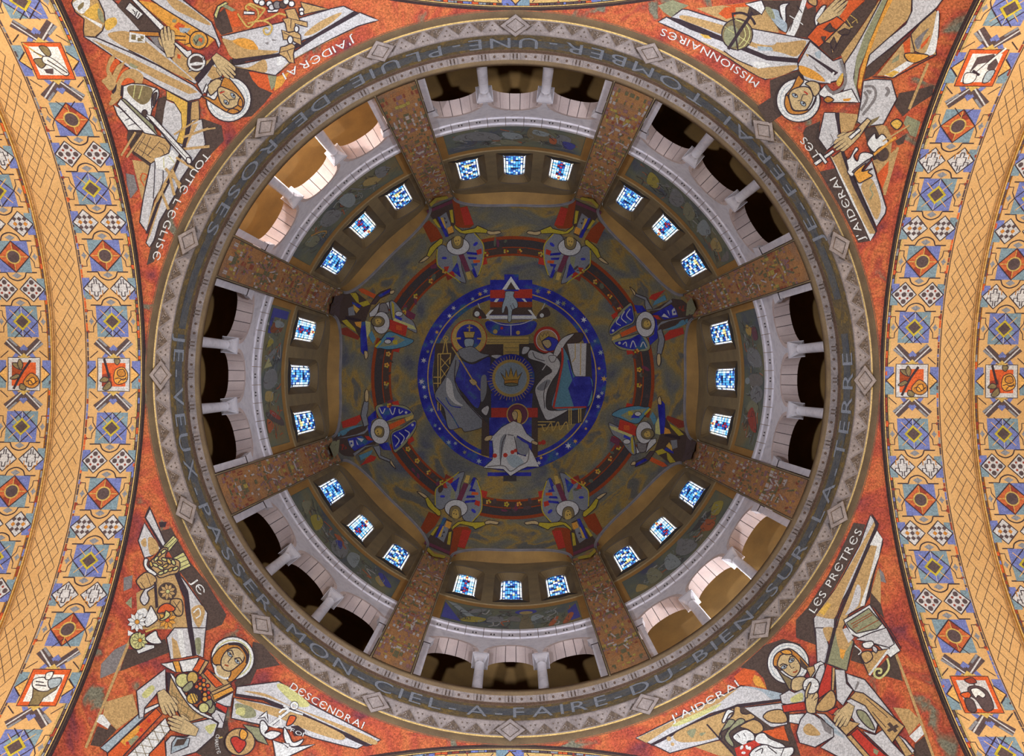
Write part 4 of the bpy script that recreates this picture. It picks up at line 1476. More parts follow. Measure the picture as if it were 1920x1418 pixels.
PEN['ne'] = ('angel_mosaic', 'mosaic angel with globe, book and cross in the upper right pendentive', (1540, 150), '''
@1210,0,5.909
ground F n 140,60 300,0 480,60 400,100 290,190 200,130
ground F d 1380,890 1480,850 1700,780 1800,900 1600,960 1480,1100 1520,1270 1360,1380 1240,1180 1390,1080
ground F t 560,90 1100,30 1300,0 1400,-60 1480,360 1200,320 900,240
ground F o 810,150 880,80 1000,70 1000,180 900,210
ground F o 860,60 1110,30 1150,70 1010,80
ground F d 1290,0 1740,0 1800,100 1891,60 1900,330 1800,420 1650,400 1480,330 1340,100
ground F w 1560,380 1640,230 1700,120 1750,-40 1790,0 1700,300 1650,400
wing F+ g 290,190 410,100 470,105 890,240 1200,320 1600,395 1830,440 1690,650 1350,620 1130,530 850,410 600,300 380,215
wing S t 390,205 450,170 900,290 1250,420 1500,470 1780,450 1680,620 1500,580 1200,520 900,400 600,290
wing S g 1150,400 1300,390 1450,450 1400,500 1200,470
wing F b 1240,510 1400,520 1420,560 1260,560
wing F k 235,180 380,215 850,400 1130,530 1350,620 1700,650 1690,690 1350,660 1100,560 800,440 500,320
wing F+ g 140,240 235,185 500,320 850,450 1100,560 1350,660 1690,690 1700,770 1330,880 1150,790 800,560 500,400
wing S t 600,450 850,560 1200,740 1400,740 1680,720 1600,800 1350,870 1150,780 900,620
wing F y 600,370 700,390 740,430 660,420
wing C2 k 870,560 1000,650 1190,735
wing F w 1150,680 1300,680 1400,720 1250,760
globe F+ w 1110,40 1290,0 1330,90 1290,160
globe F+ d 1160,70 1285,150 1200,165 1140,150
globe O+ m 1020,378 172
globe O n 960,400 90,120
globe C2 l 1000,210 1120,270 1160,380 1100,500 1010,540
globe C2 l 1090,290 1110,400 1040,500
globe L1.2 l 880,290 1160,480
globe C4.5 k 960,150 1080,140 1180,200 1220,270
globe L6 k 1190,130 920,540
globe L3 k 970,150 1030,560
plant S y 1430,120 1500,190 1540,250 1460,180
plant S+ w 1490,60 1600,30 1560,80 1560,230 1520,210
plant S b 1370,100 1470,110 1500,190 1570,260 1560,350 1480,300 1390,190
plant S n 1330,80 1400,90 1440,200 1380,180
plant L1.6 w 1600,170 1700,230 1750,270
plant L1.6 k 1640,230 1600,340
plant L1.6 k 1680,60 1740,140
plant S+ t 1800,0 1891,-20 1900,60 1840,50
@1490,0,5.909
hand S+ w 225,190 300,70 350,60 330,110 280,220 240,285
hand H s 290,240 590,-10 160,1
book F+ o 140,410 250,280 400,220 470,180 560,240 340,460 270,520
book F o 600,0 780,0 640,130 560,240 500,180 570,80
book F d 280,520 430,660 540,600 700,350 900,60 940,-60 800,-60 780,10 640,130 560,240 340,460
book F+ t 340,460 560,240 630,310 520,400 420,590 400,480
book F+ d 330,320 400,250 420,300 480,330 400,350
book F+ d 300,400 350,400 330,470
book F+ d 480,350 560,310 620,330 600,380 520,380
book F+ d 400,470 440,400 470,480 430,560
book L1.6 e 620,160 690,210 640,250
book L1.6 e 690,210 700,250
book L1.6 e 580,210 640,300
book L1.6 e 610,300 650,290
robe F+ g 180,455 430,670 530,640 570,830 480,890 350,920 120,900 40,710
robe F k 130,590 170,600 490,800 450,830 360,760
robe F t 120,590 160,600 150,630
robe S q 60,720 240,790 340,900 100,830
robe S b 230,580 290,560 290,640 250,630
robe S a 220,720 300,800 400,850 260,780
robe F w 370,880 410,870 400,920 360,910
robe F w 430,790 450,800 420,850 405,835
robe F t 520,600 760,280 940,0 980,0 760,380 680,520 560,700 530,640
robe F+ g 960,0 1060,-140 1100,-140 1010,0 830,380 760,520 700,620 660,860 740,1130 640,1130 540,1000 580,900 560,700 680,520 760,380
robe F n 975,0 1050,-120 1110,-140 1030,0 850,420 770,640 720,760 690,960 720,1090 660,900 690,640 780,380
robe F q 1040,0 1110,-140 1170,-140 1090,0 940,300 830,600 760,860 740,980 705,970 740,760 830,480 930,250
robe F t 1090,0 1160,-140 1320,-140 1300,0 1290,180 1100,360 900,540 830,600 940,300
robe F+ g 1310,0 1330,-140 1760,-140 1640,0 1580,80 1330,300 1100,500 800,740 840,600 1040,420 1240,260 1310,110
robe F d 800,740 1290,370 1220,450 880,830 770,880
robe F t 920,830 1200,480 1290,400 1310,440 1340,560 1250,670 1000,830
robe F o 1210,470 1290,410 1290,600 1230,590
robe F n 1100,650 1170,590 1160,660 1080,700
robe F+ t 1300,370 1400,250 1570,100 1615,140 1600,400 1565,480 1580,600 1440,600 1340,560 1310,440
robe S w 1585,130 1610,160 1570,560 1440,600 1480,540 1540,360
robe S a 1340,450 1400,380 1500,300 1440,400 1380,540
robe F o 1410,490 1520,370 1480,460 1410,540
robe S+ q 1230,590 1330,580 1500,610 1340,690 1250,650
robe F w 1000,830 1250,670 1330,690 1100,850
robe F y 1010,820 1110,770 1170,790 1090,850
robe L2.2 k 1580,600 1100,855 870,845
sleeve F+ g 770,890 900,870 1080,880 1140,1090 990,1370 780,1400 700,1340 740,1130
sleeve C5 a 780,950 880,960 900,1080 760,1270
sleeve C5 a 780,1010 810,1090 740,1220
sleeve C6 a 1020,960 1050,1000 1020,1060
sleeve S a 800,990 860,1000 840,1040
sleeve F m 820,1340 950,1280 930,1320 830,1400
collar F+ w 340,940 260,1035 430,1130 720,1130 640,980 560,1000 430,1040
collar C6 a 350,940 430,1020 540,960 570,850 520,660
collar S y 470,900 540,800 540,880 500,950
collar F q 540,1090 640,1080 610,1115 550,1115
@0,0,1
halo O+ w 1498,187 41
halo R1.2 b 1498,187 34
@1210,0,5.909
neck S+ s 1780,920 1850,890 1930,920 1940,1000 1880,1060 1830,960
hair S+ h 1570,1030 1550,1150 1600,1245 1700,1262 1800,1235 1880,1140 1900,1060 1840,1190 1740,1222 1640,1210 1605,1110
hair S+ h 1700,830 1740,860 1760,900 1680,985 1600,1040 1570,1040 1640,950
hair S+ h 1985,1100 2030,1060 2095,1100 2030,1135
face S+ s 1600,1040 1640,985 1740,952 1820,965 1862,1040 1855,1110 1800,1200 1740,1218 1650,1208 1610,1120
face/eye O k 1665,1050 38.88,23.92,30
face/eye O b 1665,1050 30.24,15.6,30
face/eye O k 1672,1045 11
face/eye O k 1756,1140 41.04,25.76,40
face/eye O b 1756,1140 31.92,16.8,40
face/eye O k 1762,1137 11
face/nose L1.5 k 1800,1040 1755,1040 1735,1100 1700,1110
face/mouth C2.6 r 1765,1005 1790,1020 1810,1038
@1430,220,5.909
ground F d 480,110 640,40 620,240 720,370 590,530 640,600 820,560 960,830 1190,1370 1060,1390 850,980 560,480 470,300 450,170
ground F d 1120,120 1240,100 1330,160 1420,330 1400,420 1300,480 1230,480 1170,330
ground F n 1600,-20 1750,50 1700,220 1640,200 1560,60
ground F d 1470,260 1600,180 1560,290 1500,310
ground F t 1200,40 1380,100 1440,240 1420,400 1500,330 1350,860 1280,640 1220,480 1400,420 1250,100
ground F o 1260,640 1400,480 1390,620 1330,790
ground L5 t 1500,330 1350,860
@1490,0,5.909
ground F d 1160,1030 1330,1000 1540,940 1530,1050 1300,1200 1200,1290 1110,1170
ground L5 t 1480,700 1270,1210
@1430,220,5.909
wing F+ g 690,-60 810,-60 820,0 870,190 840,260 720,360 625,230
wing F t 850,-60 1060,-40 1060,0 1010,130 880,180
wing F+ t 720,380 780,440 870,370 960,520 1130,930 1265,1260 1195,1370 1100,1150 1000,960 850,640
wing F w 760,430 830,560 980,860 1100,1130 1190,1290 1240,1290 1195,1370 1100,1150 1000,960 850,640
wing F k 810,-60 860,-60 865,190 920,400 1040,720 1270,1240 1260,1275 1000,740 880,400
wing F+ g 1040,690 1220,480 1380,1000 1370,1060 1270,1210 1050,720
wing S t 1100,760 1220,680 1320,960 1270,1130 1180,960
wing C2.4 n 1240,720 1200,780 1230,850 1190,910
wing C2 a 760,180 790,250 760,310
hand F+ s 1040,130 1170,0 1210,30 1090,200
hand H s 1060,170 800,350 150,1
hand F+ w 960,210 1080,110 1100,140 990,240
cross F+ w 570,500 785,350 805,378 600,532
cross F+ w 618,400 650,388 728,490 700,516
dove S+ w 1170,270 1250,170 1270,230 1330,180 1380,220 1400,290 1300,330 1250,380 1200,340
dove O d 1335,400 74,82
dove F+ w 1280,400 1310,460 1290,430
dove S+ w 940,470 980,440 1040,330 1070,350 1020,420 1060,480 1090,400 1150,380 1240,410 1180,470 1060,590 1000,650 950,600 960,560
dove S+ a 1010,590 1180,460 1200,480 1060,590
dove S+ q 1030,600 1160,500 1110,590 1230,560 1180,600 1230,640 1150,690 1080,720 1040,660
dove L4.5 q 1240,410 1490,210
dove L3 t 1340,260 1640,80
dove S+ y 1430,60 1500,10 1560,60 1500,130
''', [("J'AIDЄRAI", ((1625, 449), (1598, 386), (1569, 330)), 14, "white lettering reading J'AIDERAI along the ring in the upper right pendentive"),
      ("LЄS", ((1537, 288), (1524, 270), (1510, 255)), 14, "white lettering reading LES beside the white cross in the upper right pendentive"),
      ("MISSIONNAIRЄS", ((1425, 153), (1338, 96), (1242, 52)), 14, "white lettering reading MISSIONNAIRES in the upper right pendentive")])

PEN['sw'] = ('angel_mosaic', 'mosaic angel with fruit basket, wheat and flowers in the lower left pendentive', (390, 1290), '''
@400,1178,5.909
ground F d 440,150 540,180 740,410 480,460 410,620 250,650 230,600 380,500
@130,940,5.909
ground F d 1010,330 1130,300 1340,680 1520,900 1740,1260 1690,1370 1510,1440 1530,1230 1300,880 1220,780 1100,560
ground F k 990,230 1080,230 1060,290 1000,290
ground F a 600,850 700,820 690,960 600,1000
ground F n 620,1130 690,1060 690,1190
ground F t 740,1020 960,900 1180,1160 1250,1420 760,1420
@130,1178,5.909
ground F d 640,230 700,240 1060,120 1110,270 560,480
ground F a 350,400 500,240 640,170 560,470 340,560
ground F t 400,820 700,730 760,950 520,1130 370,960
ground L5 t 700,60 180,1330
ground F w 330,965 370,960 460,1070 430,1120 300,1040
ground F d 230,1300 310,1090 420,1130 450,1070 520,1130 340,1320
ground F d 1500,1140 1750,1020 1800,1418 1500,1440 1400,1380 1600,1200
@130,940,5.909
wing F+ g 885,60 835,180 1030,515 1062,465
wing F k 885,55 830,180 1020,530 1040,500 850,185 900,80
wing F+ g 830,240 760,440 830,630 910,610 1010,525
wing S t 880,400 950,430 990,540 900,600 870,490
wing S t 790,450 840,410 850,500 810,500
wing F t 960,830 1170,800 1260,1100 1310,1418 1180,1418 1240,1150 980,1180 950,900
wing F k 1155,800 1220,790 1310,1000 1360,1430 1310,1430 1270,1080
wing F+ g 1200,790 1290,900 1530,1240 1510,1430 1360,1430 1310,1000
wing S t 1350,1200 1450,1150 1500,1230 1440,1400 1380,1330
wing C2.4 w 1370,1240 1430,1190 1450,1260 1400,1300
@130,1178,5.909
wing F+ g 1160,0 1310,0 1370,310 1120,350 1075,110
wing F t 1130,100 1190,150 1240,330 1150,340
wing F w 1190,20 1250,20 1290,320 1240,330
wing F k 1310,0 1360,0 1400,310 1360,315
wing F+ g 1360,0 1510,0 1480,330 1400,300
wing S n 1390,130 1450,120 1450,280 1410,280
@130,940,5.909
wheat F+ l 1040,500 1150,380 1205,430 1100,560
wheat F+ l 1130,640 1260,565 1300,620 1345,720 1180,800
wheat L1.2 k 1060,500 1170,400
wheat L1.2 k 1085,530 1190,425
wheat L1.2 k 1150,660 1290,600
wheat L1.2 k 1170,710 1310,650
wheat L1.2 k 1180,760 1330,690
wheat S+ t 880,700 960,600 1030,520 1090,530 1060,620 1150,640 1220,680 1200,790 1100,820 1000,850 930,770
wheat/ear O+ l 960,640 34,18,-50
wheat/ear O+ e 1000,590 34,18,-50
wheat/ear O+ l 1040,560 34,18,-40
wheat/ear O+ l 950,710 36,18,30
wheat/ear O+ e 1000,680 34,18,30
wheat/ear O+ l 1050,650 34,18,20
wheat/ear O+ e 1100,670 36,20,60
wheat/ear O+ l 1150,680 34,20,60
wheat/ear O+ l 1010,740 36,18,30
wheat/ear O+ e 1060,720 34,18,-30
wheat/ear O+ l 1060,780 36,18,-30
wheat/ear O+ e 1120,760 36,18,-30
wheat/ear O+ l 1010,800 34,18,-20
wheat/ear O+ l 1170,750 34,18,-30
wheat/ear O+ e 900,700 34,18,70
ribbon S+ w 830,640 870,650 860,720 960,800 940,830 860,780 820,710
ribbon S+ g 900,850 950,870 940,950 860,1010 880,1080 860,1130 820,1155 780,1080 850,950
ribbon S+ t 740,880 850,790 960,860 920,940 810,980 770,950
ribbon L1.2 k 780,900 830,970
ribbon L1.2 k 850,810 900,940
flowers F k 930,900 960,900 980,1180 950,1190
flowers O d 1085,1000 105,100
flowers B t/l 1085,1005 92,9
flowers S+ t 1130,1090 1240,1100 1250,1250 1180,1270 1120,1160
flowers L1.2 k 1150,1110 1230,1230
flowers L1.2 k 1220,1110 1150,1220
flowers S+ o 970,1240 1000,1170 1080,1135 1160,1180 1150,1220 1040,1240
flowers S+ w 830,1310 880,1200 900,1165 940,1230 970,1290 960,1330 850,1400
flowers S w 740,1230 820,1190 860,1230 820,1290
flowers B w/q 740,1345 112,10
flowers B q/o 1078,1322 108,9
flowers S+ l 990,1320 1040,1290 1060,1220 1110,1260 1080,1300 1020,1330
@130,1178,5.909
flowers F w 640,30 700,60 700,90 640,90
flowers F+ w 740,250 840,180 940,190 940,225 765,290
flowers O+ l 745,150 85,95
flowers B l/q 770,145 95,10
flowers S+ w 830,120 900,60 950,40 970,100 1010,175 920,185 860,160
flowers L3.5 e 830,50 960,0
robe F+ b 340,1330 760,960 830,990 420,1385
robe F+ o 420,1390 960,890 1020,960 520,1500 420,1500
robe F q 560,1260 760,1080 800,1110 620,1310
robe F n 640,1260 740,1190 770,1210 680,1310
robe O r 790,1130 22
robe O r 880,1030 22
robe O r 640,1280 20
robe F+ w 620,1440 1060,1000 1115,1130 860,1440
robe L1.2 m 700,1380 900,1400
robe L1.2 m 760,1300 960,1330
robe L1.2 m 830,1230 1020,1250
robe L1.2 m 900,1150 1090,1170
robe L1.2 m 980,1080 1110,1100
robe L1.2 m 720,1340 760,1440
robe L1.2 m 790,1270 850,1440
robe L1.2 m 860,1200 930,1370
robe L1.2 m 930,1130 1000,1290
robe L1.2 m 1000,1060 1060,1210
robe F+ o 880,1400 1050,1230 1070,1460 880,1460
robe F+ g 1340,1060 1560,1010 1640,1060 1600,1200 1400,1380 1200,1440 1070,1440 1060,1270 1120,1200 1300,1210 1390,1150
robe F+ b 1120,1400 1130,1280 1180,1210 1330,1230 1310,1320
robe F d 1150,1320 1190,1240 1300,1230 1260,1300
robe S l 1500,1100 1620,1070 1560,1180
robe F+ g 740,700 1060,455 1070,720 990,700 830,890 820,990 770,1005
robe S l 800,740 900,640 940,680 850,780
robe F+ w 830,900 980,840 990,870 830,960
robe F+ w 1010,400 1140,380 1180,500 1070,440
robe F+ q 1140,370 1210,370 1240,490 1180,495
robe F+ w 1210,370 1430,330 1380,480 1250,495
robe F+ o 1440,340 1540,370 1460,520 1360,470
robe F+ t 1500,365 1540,380 1450,525 1420,505
robe F+ t 1450,520 1520,470 1780,600 1800,700 1600,830 1500,700
robe F+ o 1520,455 1700,635 1620,670 1480,510
robe F+ t 1560,720 1770,620 1790,650 1590,760
robe F+ q 1580,750 1790,655 1820,700 1600,810
robe F+ g 1600,830 1810,720 1780,880 1620,860
robe F+ r 1620,830 1750,890 1730,960 1610,880
robe F+ g 1590,900 1730,960 1690,1120 1630,1115 1650,1060 1560,1000
robe L1.4 k 1640,960 1700,1060
basket F+ t 1075,500 1140,515 1330,830 1530,990 1330,1045 1230,1000 1180,900 1090,720
basket F k 1080,500 1180,510 1120,530 1100,700 1080,720
basket L1.3 m 1130,620 1130,760
basket L1.3 m 1180,720 1180,900
basket L1.3 m 1250,800 1220,960
basket L1.3 m 1320,870 1280,1010
basket L1.3 m 1400,930 1360,1030
basket L1.3 m 1110,700 1250,820
basket L1.3 m 1150,800 1400,960
basket L1.3 m 1190,900 1330,1000
basket S+ w 1110,530 1150,540 1290,770 1400,900 1580,1000 1530,1010 1370,920 1240,760
fruit O+ l 1250,590 82,80
fruit O+ e 1355,560 62,70
fruit S+ n 1240,690 1300,620 1350,600 1360,660 1290,720
fruit O+ k 1380,760 70,90
fruit O+ y 1355,790 64,62
fruit L1.6 k 1320,740 1370,850
fruit L1.6 k 1350,730 1395,830
fruit L1.6 k 1380,740 1410,800
fruit O+ n 1560,900 50,60
fruit S+ n 1490,840 1560,800 1580,850 1550,900
fruit O+ l 1480,895 58,56
fruit/grape O+ r 1440,560 24
fruit/grape O+ o 1480,590 24
fruit/grape O+ o 1440,630 24
fruit/grape O+ q 1480,640 24
fruit/grape O+ o 1525,650 24
fruit/grape O+ o 1400,660 24
fruit/grape O+ q 1440,680 24
fruit/grape O+ o 1490,690 24
fruit/grape O+ r 1530,730 24
fruit/grape O+ q 1490,750 26
fruit/grape O+ o 1540,780 24
fruit/grape O+ q 1490,800 30
hand H s 1010,720 1140,990 170,-1
hand H s 1390,1160 1070,1030 170,1
@0,0,1
halo O+ w 435,1236 40.5
halo R2 l 435,1236 34
@400,1178,5.909
hair S+ h 0,410 -20,340 60,230 160,180 290,180 380,270 370,390 300,500 200,600 150,590 170,500 60,420
neck S+ s 20,430 80,420 180,470 170,550 110,560 40,520
neck C4 w 10,430 30,520 110,565 160,560
face S+ s 75,410 90,330 150,250 250,225 330,290 325,370 260,430 180,485 110,470
hair C5 k 160,185 270,190 340,260 370,330 360,400
hair C2 h 170,215 260,215 320,270 350,340
face/eye O k 172,302 36.72,20.24,50
face/eye O b 172,302 28.56,13.2,50
face/eye O k 176,298 11
face/eye O k 255,380 36.72,20.24,45
face/eye O b 255,380 28.56,13.2,45
face/eye O k 258,376 11
face/eye C2 k 140,270 190,255 215,310
face/eye C2 k 220,350 280,340 310,380
face/nose L1.5 k 210,320 180,350 150,390 165,400
face/mouth C2.6 x 115,415 140,425 160,430
wing F+ g 250,660 720,600 1070,850 1850,1250 1740,1310 1500,1190 980,960 760,880 560,790 240,740
wing S l 700,660 790,640 1060,850 920,870
wing S t 330,710 560,735 800,850 1000,930 1400,1080 1790,1250 1730,1295 1300,1080 900,900 600,780
wing F k 230,740 560,785 980,950 1740,1310 1690,1325 980,990 700,890 540,810 240,770
wing F+ g 220,785 540,840 740,900 1000,1000 1660,1310 1590,1350 1450,1320 1100,1230 900,1150 500,1080 190,1010
wing S t 240,795 700,900 1050,1010 1430,1190 1380,1250 1000,1130 700,1000 400,890
wing S n 230,850 420,890 460,990 300,1000
wing S l 260,900 340,900 330,980 240,960
strap F+ n 320,1080 500,1115 600,1310 480,1265
strap F+ w 650,1255 880,1330 1120,1300 820,1440 680,1440
anchor L6.5 k 610,1100 840,920
anchor L4.6 w 620,1090 835,925
anchor L3.4 w 770,870 830,910
anchor R3 w 890,870 34
anchor R1 k 890,870 46
anchor F+ w 480,1015 585,930 600,1060 560,1000
anchor S+ w 510,1060 550,1040 600,1120 560,1180 640,1150 740,1180 630,1250 520,1180
anchor C3.4 w 720,950 780,910 900,945 985,970
anchor C3.4 w 600,1080 690,1110 740,1060 720,980
lamp S+ o 800,1090 830,1000 860,980 910,1000 880,1060 840,1090
lamp S+ w 780,1110 830,1190 880,1280 990,1240 960,1300 880,1330 800,1290 770,1200
lamp F+ w 750,1280 840,1300 820,1340
lamp F k 850,1100 930,1090 1010,1150 990,1210 890,1210
heart O+ t 285,1275 166,152
heart S+ r 270,1400 190,1290 190,1230 250,1215 290,1245 330,1250 350,1310
heart S+ q 280,1180 310,1130 370,1180 340,1250 290,1240
heart L3 e 60,1220 100,1210
''', [("JЄ", ((356, 1091), (365, 1104), (374, 1118)), 14, "white lettering reading JE beside the wheat sheaf in the lower left pendentive"),
      ("DЄSCЄNDRAI", ((541, 1293), (606, 1333), (678, 1369)), 14, "white lettering reading DESCENDRAI along the ring in the lower left pendentive"),
      ("CHARITЄ", ((405, 1378), (402, 1396), (407, 1416)), 7, "small lettering reading CHARITE beside the red heart in the lower left pendentive"),
      ("FOI", ((542, 1374), (555, 1380), (567, 1384)), 8, "small lettering reading FOI above the white lamp in the lower left pendentive")])

